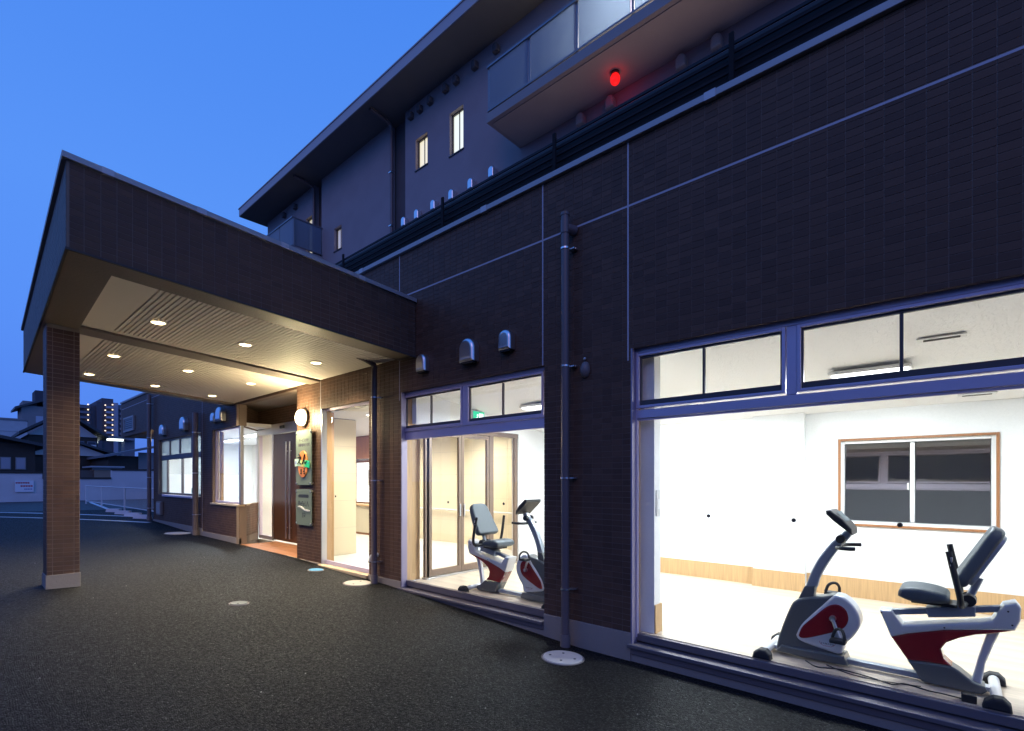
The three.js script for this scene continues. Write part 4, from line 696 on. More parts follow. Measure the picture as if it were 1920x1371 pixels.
// hall
{
  struct('hall_floor', [bx(-13.55, -6.101, -0.1, 0.0, -3.7, -0.855), bx(-9.35, -6.101, -0.1, 0.0, -0.853, -0.14)], M.paleFloor);
  struct('hall_ceiling', [bx(-13.55, -6.14, 2.76, 2.86, -3.7, -1.002), bx(-9.35, -6.14, 2.762, 2.86, -1.0, -0.165)], M.ceiling);
  struct('hall_wall', [bx(-13.7, -6.14, 0, 2.76, -3.85, -3.702), bx(-13.7, -13.552, 0, 3.2, -3.7, -0.96), bx(-7.02, -6.3, 0, 2.76, -0.28, -0.166), bx(-6.2, -6.13, 0, 2.76, -3.7, -2.5)], M.white);
  const cream = struct('cream_wall', [bx(-9.359, -9.331, 0, 2.75, -1.15, -0.17), bx(-11.2, -6.21, 0, 2.75, -3.7, -3.66)], M.creamJoint);
  for (let r = 0; r < 5; r++) { for (const [z0, z1] of [[-1.15, -0.66], [-0.655, -0.17]]) mesh('tile', bx(-9.331, -9.325, r * 0.55 + 0.003, Math.min(2.75, r * 0.55 + 0.547), z0, z1), M.cream, cream); for (let c = 0; c < 9; c++) mesh('tile', bx(-11.2 + c * 0.55 + 0.003, -11.2 + c * 0.55 + 0.547, r * 0.55 + 0.003, Math.min(2.75, r * 0.55 + 0.547), -3.66, -3.654), M.cream, cream); }
  const t = thing('hall_handrail', 'pale handrail along the cream tiled hall wall', 'handrail'); mesh('rail', cyl([-11, 0.8, -3.58], [-6.6, 0.8, -3.58], 0.02, 0.02, 14), M.paint, t); for (const x of [-10.5, -9.3, -8.1, -6.9]) mesh('bracket', cyl([x, 0.78, -3.655], [x, 0.78, -3.58], 0.01, 0.01, 8), M.steel, t);
  const c = thing('reception_counter', 'cream fronted reception counter with wooden top in the hall', 'counter');
  mesh('front', bx(-13.54, -12.0, 0.06, 0.8, -3.3, -3.2), M.cream, c); mesh('kick_board', bx(-13.54, -12.0, 0, 0.058, -3.3, -3.22), M.woodTrim, c); mesh('top', rbx(-13.54, -11.95, 0.8, 0.84, -3.5, -3.12, 0.008), M.woodBase, c);
  const g = thing('service_hatch', 'brightly lit hatch opening above the reception counter', 'window', null, [-12.7, 1.45, -3.69]); mesh('lit_panel', bx(-0.8, 0.8, -0.58, 0.58, -0.005, 0.0), glow([0.9, 1, 0.97], 1.2), g); mesh('frame', ring(-0.84, 0.84, -0.62, 0.62, 0.04).map(([a, b, cc, d]) => bx(a, b, cc, d, -0.005, 0.02)), M.woodTrim, g); mesh('notice', bx(-0.2, 0.02, -0.1, 0.38, 0.001, 0.004), M.paint, g);
  solo('timber_bulkhead', bx(-13.54, -11.8, 2.12, 2.755, -3.45, -3.3), M.woodTrim, 'brown timber bulkhead above the reception hatch', 'panel');
  // timber jambs seen behind the glass
  solo('timber_jamb', rbx(-8.72, -8.6, 0.0, 2.755, -0.26, -0.17, 0.004), M.woodBase, 'wooden jamb just inside the tall entry window', 'trim', 'timber window jambs');
  solo('timber_jamb', rbx(-6.298, -6.17, 0.0, 2.75, -0.34, -0.17, 0.004), M.woodBase, 'wooden jamb just inside the double-door window', 'trim', 'timber window jambs');
  solo('timber_jamb', rbx(-14.1, -13.98, 0.95, 2.75, -0.2, -0.14, 0.004), M.woodBase, 'wooden jamb just inside the bay window', 'trim', 'timber window jambs');
  const wd = thing('timber_door', 'pale wooden door with dark head on the training-room end wall', 'door', null, [-5.1, 0, -3.315]); mesh('leaf', rbx(-0.45, 0.45, 0, 1.95, 0, 0.03, 0.004), M.woodBase, wd); mesh('head', rbx(-0.5, 0.5, 1.952, 2.02, 0, 0.05, 0.004), M.woodTrim, wd); mesh('pull', rbx(0.3, 0.33, 0.8, 1.3, 0.03, 0.06, 0.006), M.steelBrushed, wd);
  for (const [x, z, l] of [[-8.3, -0.85, 'round hall downlight close to the tall entry window'], [-9.6, -2.4, 'round hall downlight beyond the cream wall end'], [-11.4, -2.9, 'round hall downlight before the reception counter'], [-7.8, -2.8, 'round hall downlight behind the glass double doors'], [-12.5, -1.8, 'round hall downlight just inside the entrance door']]) {
    const d = thing('hall_downlight', l, 'downlight', 'hall downlights', [x, 2.757, z]);
    mesh('trim', cyl([0, 0, 0], [0, -0.012, 0], 0.1, 0.1, 28), M.white, d); mesh('lens', cyl([0, -0.0125, 0], [0, -0.02, 0], 0.085, 0.085, 28), glow([1, 0.95, 0.82], 5), d);
    const s = new THREE.SpotLight(lin(1, 0.92, 0.76), 24, 0, 1.4, 0.8, 2); s.position.set(x, 2.72, z); s.target.position.set(x, 0, z); s.castShadow = true; s.shadow.radius = 4; scene.add(s, s.target);
  }
  // office behind the bay and the eight-pane window
  struct('office_floor', bx(-19.6, -13.57, -0.1, 0, -3, -0.165), M.paleFloor);
  struct('office_wall', [bx(-19.64, -19.5, 0, 2.9, -3, -0.165), bx(-19.6, -13.72, 0, 2.9, -3.15, -3.0)], M.white);
  struct('office_ceiling', bx(-19.6, -12.6, 2.8, 2.88, -3, -0.165), M.ceiling);
  ceilingLight('glowing ceiling light in the office behind the eight-pane window', -17.2, 2.8, -1.5, 1.2, 0.3, 110); ceilingLight('glowing ceiling light in the office behind the bay window', -14.6, 2.8, -1.2, 1.2, 0.3, 200);
  const bk = thing('desk_items', 'blurred red and green folders on the office sill inside the eight-pane window', 'folders', null, [-16.2, 1.13, -0.25]); mesh('folder', bx(-0.3, 0.1, 0, 0.22, -0.05, 0.02), std([0.7, 0.2, 0.22], 0.6), bk); mesh('folder', bx(-0.45, -0.32, 0, 0.15, -0.05, 0.02), std([0.2, 0.4, 0.3], 0.6), bk); mesh('folder', bx(0.12, 0.3, 0, 0.1, -0.05, 0.02), std([0.2, 0.22, 0.22], 0.6), bk);
}

// ------------------------------------------------------------------ recumbent exercise bikes
const B = {
  grey: std([0.12, 0.125, 0.12], 0.32, { metalness: 0.25 }), silver: std([0.58, 0.59, 0.61], 0.3, { metalness: 0.35 }), red: phy([0.2, 0.008, 0.012], { roughness: 0.22, clearcoat: 0.8, clearcoatRoughness: 0.1 }),
  post: std([0.26, 0.29, 0.33], 0.34, { metalness: 0.35 }), pad: std([0.05, 0.065, 0.075], 0.5), black: M.black, metal: M.steel,
};
function bike(label) {
  const t = thing('exercise_bike', label, 'exercise bike', 'recumbent exercise bikes');
  const both = (f) => [1, -1].forEach(s => f(s));
  mesh('front_body', extrude([[-0.676, 0.03], [-0.684, 0.079], [-0.652, 0.213], [-0.578, 0.425], [-0.535, 0.49], [-0.46, 0.525], [-0.33, 0.554], [-0.261, 0.574], [-0.19, 0.56], [-0.213, 0.487], [-0.26, 0.3], [-0.24, 0.12], [-0.232, 0.04], [-0.4, 0.03]], 0.15, 0.02, true, 3), B.grey, t);
  mesh('mast_collar', extrude([[-0.535, 0.47], [-0.472, 0.618], [-0.395, 0.628], [-0.406, 0.52]], 0.1, 0.01, false), B.grey, t);
  const shell = mesh('side_shell', extrude([[-0.53, 0.196], [-0.493, 0.286], [-0.421, 0.382], [-0.34, 0.477], [-0.261, 0.568], [-0.213, 0.576], [-0.166, 0.557], [-0.114, 0.504], [-0.079, 0.421], [-0.082, 0.344], [-0.128, 0.256], [-0.18, 0.189], [-0.208, 0.106], [-0.31, 0.113], [-0.431, 0.134], [-0.509, 0.159]], 0.18, 0.02, true, 3), B.silver, t);
  mesh('red_panel', extrude([[-0.509, 0.2], [-0.478, 0.283], [-0.39, 0.385], [-0.31, 0.471], [-0.261, 0.502], [-0.213, 0.504], [-0.168, 0.467], [-0.154, 0.396], [-0.18, 0.33], [-0.242, 0.284], [-0.34, 0.235], [-0.441, 0.191], [-0.493, 0.182]], 0.192, 0.006), B.red, shell);
  const brand = canvasTex(256, 128, (g) => { g.fillStyle = '#c9cbcf'; g.fillRect(0, 0, 256, 128); g.fillStyle = '#23242a'; g.font = 'bold 44px serif'; g.textAlign = 'center'; g.fillText('YAMATO', 128, 66); g.strokeStyle = '#a8202c'; g.lineWidth = 6; g.beginPath(); g.moveTo(8, 22); g.quadraticCurveTo(16, 76, 84, 98); g.moveTo(248, 22); g.quadraticCurveTo(240, 76, 172, 98); g.stroke(); g.fillStyle = '#a8202c'; g.font = 'bold 22px sans-serif'; g.fillText('HUMAN', 128, 100); });
  both(s => { const p = new THREE.PlaneGeometry(0.12, 0.055); if (s < 0) p.rotateY(Math.PI); p.translate(-0.3, 0.165, s * 0.0912); mesh('brand_print', p, new THREE.MeshStandardMaterial({ map: brand, roughness: 0.35, metalness: 0.2 }), shell); });
  mesh('base_cover', extrude([[-0.682, 0.03], [-0.643, 0.088], [-0.441, 0.092], [-0.223, 0.094], [-0.185, 0.098], [-0.158, 0.024], [-0.232, 0.02], [-0.452, 0.018]], 0.2, 0.012, false), B.grey, t);
  mesh('mast', extrude([[-0.472, 0.6], [-0.431, 0.731], [-0.37, 0.866], [-0.291, 0.989], [-0.232, 1.051], [-0.185, 1.105], [-0.142, 1.08], [-0.175, 1.021], [-0.232, 0.949], [-0.31, 0.815], [-0.36, 0.705], [-0.395, 0.6]], 0.075, 0.016, true, 3), B.post, t);
  const con = mesh('console', extrude([[-0.302, 1.27], [-0.27, 1.275], [-0.185, 1.205], [-0.125, 1.13], [-0.122, 1.08], [-0.175, 1.125], [-0.252, 1.19], [-0.3, 1.24]], 0.3, 0.012, false, 2), B.black, t);
  { const g = new THREE.PlaneGeometry(0.2, 0.1); g.rotateZ(Math.PI / 2); const mm = new THREE.Matrix4().makeBasis(V3(-0.66, 0.74, 0).normalize(), V3(0, 0, 1), V3(0.74, 0.66, 0).normalize()); g.applyMatrix4(mm); g.translate(-0.2, 1.222, 0); mesh('screen', g, std([0.22, 0.26, 0.27], 0.2), con); }
  both(s => mesh('mast_knob', cyl([-0.213, 1.035, s * 0.036], [-0.213, 1.035, s * 0.07], 0.036, 0.032, 24), B.black, t));
  both(s => mesh('front_handle', tube([[-0.225, 0.97, s * 0.03], [-0.225, 0.972, s * 0.12], [-0.19, 0.974, s * 0.17], [-0.1, 0.978, s * 0.185]], 0.016, 20, 12), B.black, t));
  // cranks, pedals and straps
  both(s => {
    const c = mesh('crank', [cyl([-0.259, 0.391, s * 0.09], [-0.259, 0.391, s * 0.13], 0.024, 0.022, 18), cyl([-0.259, 0.391, s * 0.12], [-0.259 + s * 0.05, 0.391 - s * 0.15, s * 0.125], 0.013, 0.013, 12)], B.metal, t);
    const px = -0.259 + s * 0.05, py = 0.391 - s * 0.15;
    mesh('pedal', rbx(px - 0.055, px + 0.055, py - 0.018, py + 0.012, s * 0.14, s * 0.24, 0.008), B.black, c);
    mesh('strap', tube([[px - 0.045, py + 0.01, s * 0.15], [px - 0.02, py + 0.075, s * 0.16], [px + 0.02, py + 0.09, s * 0.19], [px + 0.045, py + 0.055, s * 0.225], [px + 0.045, py, s * 0.235]], 0.012, 24, 8), M.rubber, c);
  });
  // frame rail and stabilisers
  mesh('frame_rail', rbx(-0.2, 0.42, 0.018, 0.062, -0.035, 0.035, 0.008), B.post, t);
  for (const [x, fw, sg] of [[-0.74, 0.28, -1], [0.7, 0.28, 1]]) {
    const st = mesh('stabiliser', [cyl([x, 0.045, -fw], [x, 0.045, fw], 0.032, 0.032, 16), bx(Math.min(x, x - sg * 0.14), Math.max(x, x - sg * 0.14), 0.03, 0.06, -0.04, 0.04)], B.silver, t);
    both(s => { const g = extrude([[-0.075, 0.002], [-0.065, 0.05], [-0.02, 0.085], [0.03, 0.085], [0.065, 0.05], [0.07, 0.002]], 0.1, 0.02, false, 3); g.translate(x, 0, s * fw); mesh('end_cap', g, M.rubber, st); });
  }
  // rear unit
  const rear = mesh('rear_body', extrude([[0.118, 0.313], [0.219, 0.362], [0.427, 0.428], [0.669, 0.477], [0.798, 0.496], [0.677, 0.447], [0.597, 0.424], [0.513, 0.384], [0.44, 0.334], [0.411, 0.282], [0.427, 0.216], [0.472, 0.172], [0.338, 0.167], [0.217, 0.158]], 0.15, 0.014, false, 3), B.red, t);
  mesh('rail_housing', extrude([[0.046, 0.508], [0.118, 0.313], [0.219, 0.358], [0.427, 0.426], [0.669, 0.475], [0.794, 0.496], [0.821, 0.567], [0.824, 0.654], [0.802, 0.687], [0.74, 0.661], [0.681, 0.541], [0.613, 0.517], [0.19, 0.418], [0.118, 0.514]], 0.17, 0.014, false, 3), B.silver, rear);
  both(s => { for (const [x, y] of [[0.06, 0.49], [0.43, 0.445], [0.76, 0.62], [0.78, 0.53]]) mesh('screw', cyl([x, y, s * 0.084], [x, y, s * 0.087], 0.006, 0.006, 8), B.black, rear); });
  mesh('rear_base', extrude([[0.217, 0.156], [0.338, 0.166], [0.472, 0.17], [0.513, 0.146], [0.58, 0.09], [0.645, 0.069], [0.657, 0.039], [0.629, 0.009], [0.479, 0.012], [0.374, 0.011], [0.302, 0.02]], 0.16, 0.014, false, 3), B.grey, t);
  mesh('rear_leg', extrude([[0.661, 0.45], [0.726, 0.465], [0.693, 0.368], [0.65, 0.224], [0.628, 0.06], [0.576, 0.08], [0.609, 0.249]], 0.06, 0.014, false, 3), B.silver, t);
  mesh('seat_rail', extrude([[0.123, 0.515], [0.725, 0.642], [0.709, 0.595], [0.142, 0.476]], 0.06, 0.006, false), B.post, t);
  mesh('seat_carriage', extrude([[0.325, 0.568], [0.547, 0.622], [0.597, 0.618], [0.597, 0.55], [0.338, 0.497]], 0.13, 0.008, false), B.post, t);
  mesh('seat', extrude([[0.165, 0.65], [0.178, 0.703], [0.247, 0.724], [0.356, 0.719], [0.445, 0.692], [0.452, 0.64], [0.347, 0.622], [0.237, 0.622]], 0.36, 0.035, true, 4), B.pad, t);
  mesh('seat_plate', rbx(0.24, 0.5, 0.6, 0.624, -0.1, 0.1, 0.006), B.black, t);
  { // backrest: rounded pad tilted back, a shell behind it
    const w = 0.2, hgt = 0.46, sh = new THREE.Shape(); sh.moveTo(-0.15, -hgt / 2); sh.quadraticCurveTo(-w, -hgt / 2, -w, -hgt / 2 + 0.06); sh.lineTo(-0.155, hgt / 2 - 0.08); sh.quadraticCurveTo(-0.14, hgt / 2, -0.06, hgt / 2); sh.lineTo(0.06, hgt / 2); sh.quadraticCurveTo(0.14, hgt / 2, 0.155, hgt / 2 - 0.08); sh.lineTo(w, -hgt / 2 + 0.06); sh.quadraticCurveTo(w, -hgt / 2, 0.15, -hgt / 2); sh.closePath();
    const mk = (d, b) => { const g = new THREE.ExtrudeGeometry(sh, { depth: d, bevelEnabled: true, bevelSize: b, bevelOffset: -b, bevelThickness: b, bevelSegments: 4, curveSegments: 10 }); return g; };
    const up = V3(0.47, 0.88, 0).normalize(), back = V3(0.88, -0.47, 0).normalize(), mm = new THREE.Matrix4().makeBasis(V3(0, 0, -1), up, back);
    const g1 = mk(0.03, 0.025); g1.applyMatrix4(mm); g1.translate(0.6, 0.985, 0); mesh('backrest', g1, B.pad, t);
    const g2 = mk(0.012, 0.008); g2.scale(0.85, 0.85, 1); g2.applyMatrix4(mm); g2.translate(0.6 + 0.058 * 0.88, 0.985 - 0.058 * 0.47, 0); mesh('backrest_shell', g2, B.post, t);
  }
  mesh('backrest_arm', cyl([0.56, 0.66, 0], [0.62, 0.82, 0], 0.025, 0.022, 14), B.post, t);
  both(s => mesh('adjust_knob', cyl([0.56, 0.66, s * 0.03], [0.56, 0.66, s * 0.085], 0.046, 0.04, 24), B.black, t));
  both(s => { mesh('side_handle', [tube([[0.54, 0.64, s * 0.1], [0.52, 0.65, s * 0.24], [0.515, 0.7, s * 0.27], [0.455, 1.02, s * 0.27]], 0.019, 30, 12)], B.black, t); mesh('pulse_plate', rbx(0.462, 0.476, 0.92, 0.985, s * 0.27 + s * 0.012 - 0.008, s * 0.27 + s * 0.012 + 0.008, 0.004, 1), B.metal, t); });
  return t;
}
const bikeA = bike('silver and red recumbent bike behind the big window, console towards the tiled pier');
bikeA.position.set(-0.5, 0, -0.42);
const bikeB = bikeA.clone(); bikeB.name = numbered('exercise_bike'); bikeB.userData = { label: 'silver and red recumbent bike before the glass double doors, partly hidden by the pier', category: 'exercise bike', group: 'recumbent exercise bikes' };
scene.add(bikeB); bikeB.position.set(-4.3, 0, -0.44); bikeB.rotation.y = Math.PI;
{ const t = thing('power_cable', 'thin power cable with black adapter on the floor under the big-window bike', 'cable');
  mesh('cable', [tube([[-0.95, 0.006, -0.3], [-0.85, 0.007, -0.2], [-0.7, 0.007, -0.26], [-0.5, 0.007, -0.22], [-0.35, 0.007, -0.17], [-0.3, 0.007, -0.24], [-0.15, 0.007, -0.2], [-0.08, 0.02, -0.16], [0.02, 0.012, -0.17]], 0.005, 80, 6), tube([[-0.8, 0.006, -0.3], [-0.6, 0.007, -0.19], [-0.4, 0.007, -0.2], [-0.2, 0.007, -0.26]], 0.004, 50, 6)], M.black, t); mesh('adapter', rbx(0.02, 0.1, 0, 0.055, -0.2, -0.14, 0.006), M.black, t); }

// ------------------------------------------------------------------ beyond the car park
function house(name, label, pos) { return thing(name, label, 'house', null, pos); }
const roofTile = std([0.045, 0.047, 0.055], 0.5, { bumpMap: plasterBump, bumpScale: 0.004 }), plasterWhite = std([0.55, 0.54, 0.53], 0.9, { map: plasterMap }), timberDark = std([0.045, 0.035, 0.03], 0.8), greyWall = std([0.25, 0.24, 0.25], 0.9, { map: plasterMap });
const gableRoof = (x0, x1, zc, hw, yr, ye, th) => { // ridge along x
  const out = []; for (const s of [1, -1]) out.push(prism([[x1, yr, zc], [x0, yr, zc], [x0, ye, zc + s * hw], [x1, ye, zc + s * hw]], [[x1, yr + th, zc], [x0, yr + th, zc], [x0, ye + th, zc + s * hw], [x1, ye + th, zc + s * hw]])); return out;
};
{
  const h = house('tiled_house', 'old two-storey house with dark tiled gable roofs and white gable plaster');
  mesh('wall', [bx(-64, -55.4, 0, 5.2, -4.1, 0.2)], timberDark, h);
  mesh('gable_plaster', prism([[-55.3, 5.15, -4.1], [-55.4, 5.15, -4.1], [-55.4, 5.15, 0.2], [-55.3, 5.15, 0.2]], [[-55.3, 6.9, -2.0], [-55.4, 6.9, -2.0], [-55.4, 6.9, -1.9], [-55.3, 6.9, -1.9]]), plasterWhite, h);
  mesh('roof', gableRoof(-64.5, -54.6, -1.95, 2.75, 7.05, 5.1, 0.22), roofTile, h);
  mesh('ridge', bx(-64.5, -54.5, 7.24, 7.5, -2.15, -1.75), roofTile, h);
  mesh('lower_roof', gableRoof(-55.6, -52.2, -1.9, 3.0, 4.6, 3.55, 0.18), roofTile, h);
  mesh('lower_gable', prism([[-52.6, 3.45, -4.5], [-52.7, 3.45, -4.5], [-52.7, 3.45, 0.7], [-52.6, 3.45, 0.7]], [[-52.6, 4.5, -2.1], [-52.7, 4.5, -2.1], [-52.7, 4.5, -1.8], [-52.6, 4.5, -1.8]]), plasterWhite, h);
  mesh('lower_wall', bx(-55.4, -52.8, 0, 3.45, -4.3, 0.5), timberDark, h);
  for (const z of [-3.7, -2.9]) { const w = mesh('window', bx(-55.38, -55.33, 4.1, 4.8, z - 0.3, z + 0.3), M.railMetal, h); mesh('pane', bx(-55.33, -55.32, 4.16, 4.74, z - 0.25, z + 0.25), std([0.05, 0.06, 0.09], 0.15), w); }
  const a = thing('air_conditioner', 'white outdoor air-conditioner unit on the tiled house balcony', 'air conditioner', null, [-55.2, 3.95, -3.55]); mesh('case', rbx(-0.15, 0.15, 0, 0.55, -0.42, 0.42, 0.03), M.paint, a); mesh('fan', cyl([0.15, 0.28, 0.1], [0.17, 0.28, 0.1], 0.2, 0.2, 20), M.dark, a); mesh('bracket', bx(-0.14, 0.14, -0.5, -0.002, -0.3, 0.3), M.dark, a);
}
{
  const h = house('white_block', 'plain pale slab-sided building beyond the tiled house'); mesh('wall', bx(-90, -80, 0, 8.3, -1.6, 16), std([0.52, 0.52, 0.55], 0.85, { map: plasterMap }), h); mesh('roof_edge', bx(-90.1, -79.9, 8.302, 8.5, -1.7, 16.1), greyWall, h);
  for (let k = 0; k < 6; k++) mesh('cladding_seam', bx(-79.998, -79.97, 1 + k * 1.2, 1.03 + k * 1.2, -1.6, 16), greyWall, h);
  const d = house('dark_outhouse', 'low dark house with black roof behind the left boundary wall'); mesh('wall', bx(-50, -46, 0, 3.9, 0.6, 9), timberDark, d); mesh('roof', gableRoof(-50.5, -45.4, 4.5, 4.4, 4.7, 3.7, 0.2), roofTile, d);
  for (const z of [1.3, 2.0, 2.9]) { const w = mesh('window', bx(-45.99, -45.95, 2.2, 3.0, z - 0.25, z + 0.25), M.railMetal, d); mesh('pane', bx(-45.95, -45.94, 2.25, 2.95, z - 0.2, z + 0.2), std([0.3, 0.32, 0.4], 0.3), w); }
  const b = house('hill_house', 'grey house with stepped roof rising behind the tiled house'); mesh('wall', [bx(-106, -100, 0, 12.2, -6.5, -2.5), bx(-106, -101, 12.2, 13, -4.2, -2.7)], greyWall, b); mesh('roof', gableRoof(-106.5, -99.5, -4.6, 2.8, 12.9, 11.6, 0.3), roofTile, b); mesh('stair_tower', bx(-106, -102, 12, 14.8, -6.2, -4.1), std([0.06, 0.06, 0.075], 0.9), b); mesh('window', bx(-99.99, -99.95, 9.8, 10.8, -4.8, -4.0), std([0.4, 0.42, 0.5], 0.4), b);
}
{
  const h = thing('apartment_tower', 'tall dark apartment tower with a column of lit stair landings', 'building');
  const dk = std([0.1, 0.095, 0.12], 0.9, { map: plasterMap }), md = std([0.2, 0.19, 0.22], 0.9, { map: plasterMap });
  mesh('wall', [bx(-170, -151, 0, 18.9, -18.6, -12), bx(-170, -150.2, 0, 19.8, -19.6, -18.6), bx(-170, -150.6, 0, 20.8, -21.75, -19.6)], dk, h);
  mesh('stair_wall', bx(-170, -150.1, 0, 19.9, -22.6, -21.76), std([0.32, 0.32, 0.4], 0.9), h);
  mesh('side_block', bx(-170, -150.9, 0, 19.6, -26, -22.61), md, h);
  const lampM = glow([1, 0.75, 0.45], 2.2);
  for (let k = 0; k < 7; k++) {
    const y = 19.0 - k * 1.2;
    mesh('landing', [bx(-150.6, -149.6, y - 0.55, y - 0.1, -21.6, -20.3)], std([0.42, 0.42, 0.5], 0.9), h); mesh('landing_lamp', bx(-149.9, -149.8, y + 0.0, y + 0.22, -20.25, -20.0), lampM, h); mesh('landing_lamp', bx(-149.9, -149.8, y + 0.25, y + 0.47, -21.6, -21.35), lampM, h);
    mesh('balcony', bx(-150.9, -149.8, y - 0.7, y - 0.25, -25.6, -22.9), std([0.26, 0.25, 0.3], 0.9), h);
    if (k < 5) { mesh('gallery', bx(-151, -150, y - 0.95, y - 0.45, -17.4, -12), md, h); mesh('gallery_lamp', bx(-150.4, -150.3, y - 0.15, y + 0.1, -17.2, -16.95), lampM, h); }
  }
}
{
  const h = house('low_house', 'low dark house with bluish sloping roof beside the far end of the tiled wall'); mesh('wall', bx(-54, -46.4, 0, 3.3, -9, -3.3), timberDark, h);
  mesh('roof', prism([[-45.6, 3.15, -3.0], [-54, 3.15, -3.0], [-54, 4.2, -7], [-45.6, 4.2, -7]], [[-45.6, 3.32, -3.0], [-54, 3.32, -3.0], [-54, 4.37, -7], [-45.6, 4.37, -7]]), std([0.16, 0.17, 0.2], 0.6), h); mesh('pale_wall', bx(-46.39, -46.3, 0, 3.6, -7, -5.1), greyWall, h); mesh('door', bx(-46.39, -46.34, 0.3, 2.3, -4.7, -4.0), M.dark, h);
  const c = thing('lit_carport', 'carport roof edge lit by white lamps behind the low house', 'carport', null, [-60, 0, -5.2]); mesh('post', [bx(-0.1, 0.1, 0, 5.4, 0.9, 1.1), bx(-0.1, 0.1, 0, 5.4, -1.6, -1.4)], M.railMetal, c); mesh('roof', bx(-3, 1, 5.4, 5.6, -1.8, 1.3), greyWall, c);
  mesh('lamp', bx(0.5, 0.8, 5.2, 5.38, -1.4, -0.2), glow([0.85, 1, 1], 3), c); mesh('lamp', bx(0.5, 0.8, 4.9, 5.08, 0.5, 1.0), glow([0.85, 1, 1], 3), c);
}
{ const h = thing('metal_shed', 'small flat-roofed shed and brown cabinet behind the lower boundary wall', 'shed'); mesh('body', bx(-44.5, -43, 0, 2.2, -2.95, -2.0), std([0.3, 0.22, 0.17], 0.8), h); mesh('cabinet', bx(-44.5, -43.1, 0, 2.15, -1.99, -1.0), std([0.12, 0.09, 0.08], 0.8), h); mesh('roof', bx(-46, -42.8, 2.35, 2.45, -3.6, -1.8), std([0.35, 0.37, 0.4], 0.6), h); mesh('roof_post', [bx(-45.8, -45.7, 0, 2.35, -3.5, -3.4), bx(-43.0, -42.95, 2.2, 2.35, -3.5, -1.9)], M.railMetal, h); }
// the block across the street behind the viewpoint, which the windows mirror
{
  const t = thing('opposite_block', 'dark three-storey block across the street, mirrored in the window glass', 'building', null, [0, 0, 24]);
  mesh('wall', bx(-16, 30, -0.3, 9.5, 0, 8), std([0.1, 0.09, 0.09], 0.9, { map: plasterMap }), t); mesh('roof_edge', bx(-16.2, 30.2, 9.502, 9.8, -0.2, 8.2), greyWall, t);
  for (let k = 0; k < 9; k++) for (let r = 0; r < 3; r++) { const x = -13.5 + k * 4.8, y = 1.2 + r * 3; const w = mesh('window', ring(x, x + 2.4, y, y + 1.4, 0.08).map(([a, b, c, d]) => bx(a, b, c, d, -0.06, -0.001)), M.frameDark, t); mesh('pane', bx(x + 0.08, x + 2.32, y + 0.08, y + 1.32, -0.03, -0.02), std([0.03, 0.035, 0.05], 0.12), w); }
}
// boundary walls
{
  const wl = (name, label, z0, z1, y) => { const t = thing(name, label, 'wall', 'boundary walls across the road'); mesh('wall', bx(-40.2, -40, 0, y, z0, z1), M.concrete, t); mesh('coping', rbx(-40.26, -39.94, y + 0.001, y + 0.1, z0, z1, 0.01, 1), timberDark, t); return t; };
  wl('boundary_wall', 'tall pale rendered boundary wall across the road beside the low house', -12, -2.39, 2.12); wl('boundary_wall', 'lower pale boundary wall across the road in front of the shed', -2.385, 0.8, 1.58); wl('boundary_wall', 'pale boundary wall across the road with a banner', 0.805, 14, 1.9);
  const b = thing('banner', 'white banner with red and blue lettering on the boundary wall', 'banner', null, [-39.93, 1.155, 1.565]);
  const tex = canvasTex(256, 210, (g, w, h) => { g.fillStyle = '#e6e6f0'; g.fillRect(0, 0, w, h); g.lineWidth = 7; const row = (x, y, n, s, c) => { g.strokeStyle = c; for (let i = 0; i < n; i++) { const X = x + i * s * 1.15; g.strokeRect(X + 3, y + 3, s - 8, s - 10); g.beginPath(); g.moveTo(X, y + s / 2); g.lineTo(X + s, y + s / 2); g.moveTo(X + s / 2, y - 2); g.lineTo(X + s / 2, y + s); g.stroke(); } }; row(10, 30, 6, 28, '#b02844'); row(76, 88, 5, 30, '#c03048'); g.lineWidth = 5; row(126, 150, 5, 20, '#3a52a8'); });
  mesh('frame', bx(-0.03, 0, -0.33, 0.33, -0.39, 0.39), M.paint, b); const p = new THREE.PlaneGeometry(0.77, 0.65); p.rotateY(Math.PI / 2); p.translate(0.003, 0, 0); mesh('print', p, new THREE.MeshStandardMaterial({ map: tex, roughness: 0.7 }), b);
}
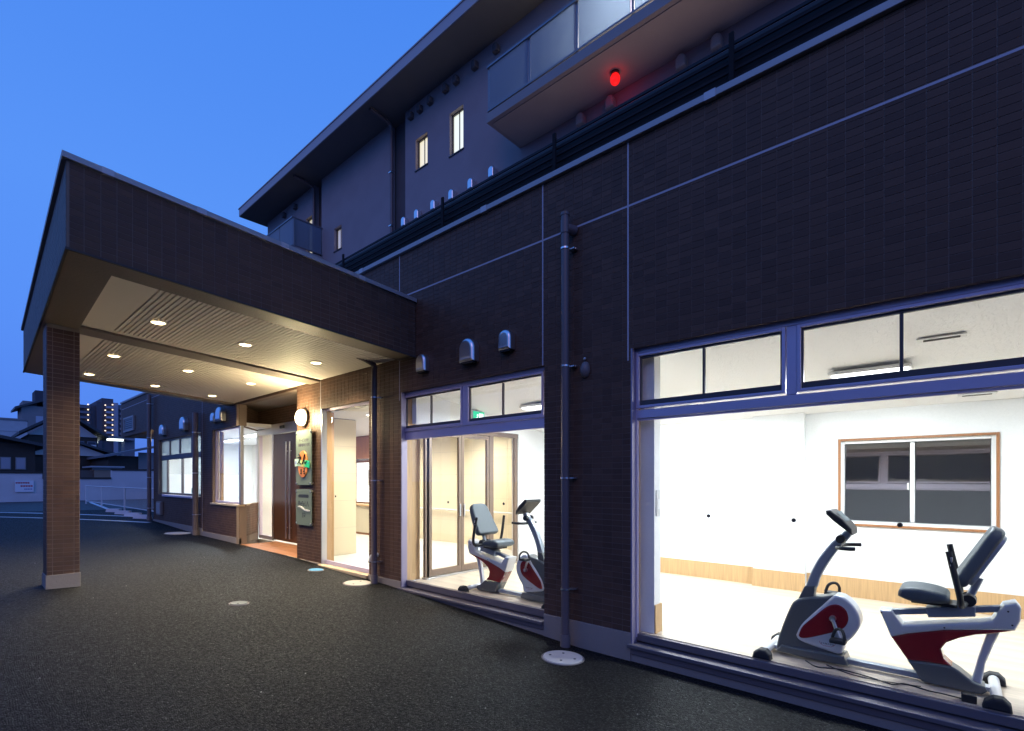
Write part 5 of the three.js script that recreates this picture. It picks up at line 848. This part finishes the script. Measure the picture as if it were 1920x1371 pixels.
// rail fence along the lot line and its thin pickets
{
  const t = thing('white_rail_fence', 'thin white picket fence running away from the corner of the building', 'fence'); const z = -0.32;
  mesh('rail', [cyl([-20.4, 1.2, z], [-34, 1.2, z], 0.022, 0.022, 10), cyl([-20.4, 0.42, z], [-34, 0.42, z], 0.018, 0.018, 10)], M.paint, t);
  for (const x of [-20.5, -25.4, -30, -34]) mesh('post', cyl([x, 0.2, z], [x, 1.25, z], 0.035, 0.035, 12), M.paint, t);
  const pk = []; for (let x = -20.7; x > -33.9; x -= 0.16) if (Math.abs(x + 25.4) > 0.1) pk.push(cyl([x, 0.42, z], [x, 1.2, z], 0.006, 0.006, 5)); const q = mesh('pickets', pk, M.paint, t); q.userData.kind = 'stuff';
}
// wheel stops
[[-25.0, 'beside the fence post'], [-23.4, 'second from the fence post'], [-21.9, 'third from the fence post'], [-20.6, 'nearest the corner downpipe']].forEach(([x, l]) => {
  const y = groundY(x, 0.12), t = thing('wheel_stop', `white-topped concrete wheel stop in the lot, ${l}`, 'wheel stop', 'wheel stops', [x, y, 0.1]);
  const s = new THREE.Shape([[-0.09, 0], [-0.06, 0.12], [0.06, 0.12], [0.09, 0]].map(p => new THREE.Vector2(...p))); const g = new THREE.ExtrudeGeometry(s, { depth: 0.56, bevelEnabled: true, bevelSize: 0.008, bevelThickness: 0.008, bevelSegments: 1 }); g.translate(0, 0, -0.28); g.rotateY(Math.PI / 2 + 0.6); mesh('block', g, M.concrete, t);
  const tp = bx(-0.26, 0.26, 0.13, 0.134, -0.055, 0.055); tp.rotateY(0.6); mesh('painted_top', tp, M.paint, t);
});

// loose stone chips on the asphalt
{
  const gs = []; for (let i = 0; i < 60; i++) { const x = rr(-12, 0.5), z = rr(0.15, 4.2), g = new THREE.IcosahedronGeometry(rr(0.003, 0.007), 0); g.scale(1, 0.6, rr(0.7, 1.4)); g.rotateY(rr(0, 6)); g.translate(x, groundY(x, z) + 0.004, z); gs.push(g); }
  const o = mesh('stone_chips', gs, std([0.4, 0.39, 0.37], 0.8)); o.userData = { kind: 'stuff', label: 'small pale stone chips scattered over the dark asphalt', category: 'gravel' };
}

shade(scene);
renderer.render(scene, camera);
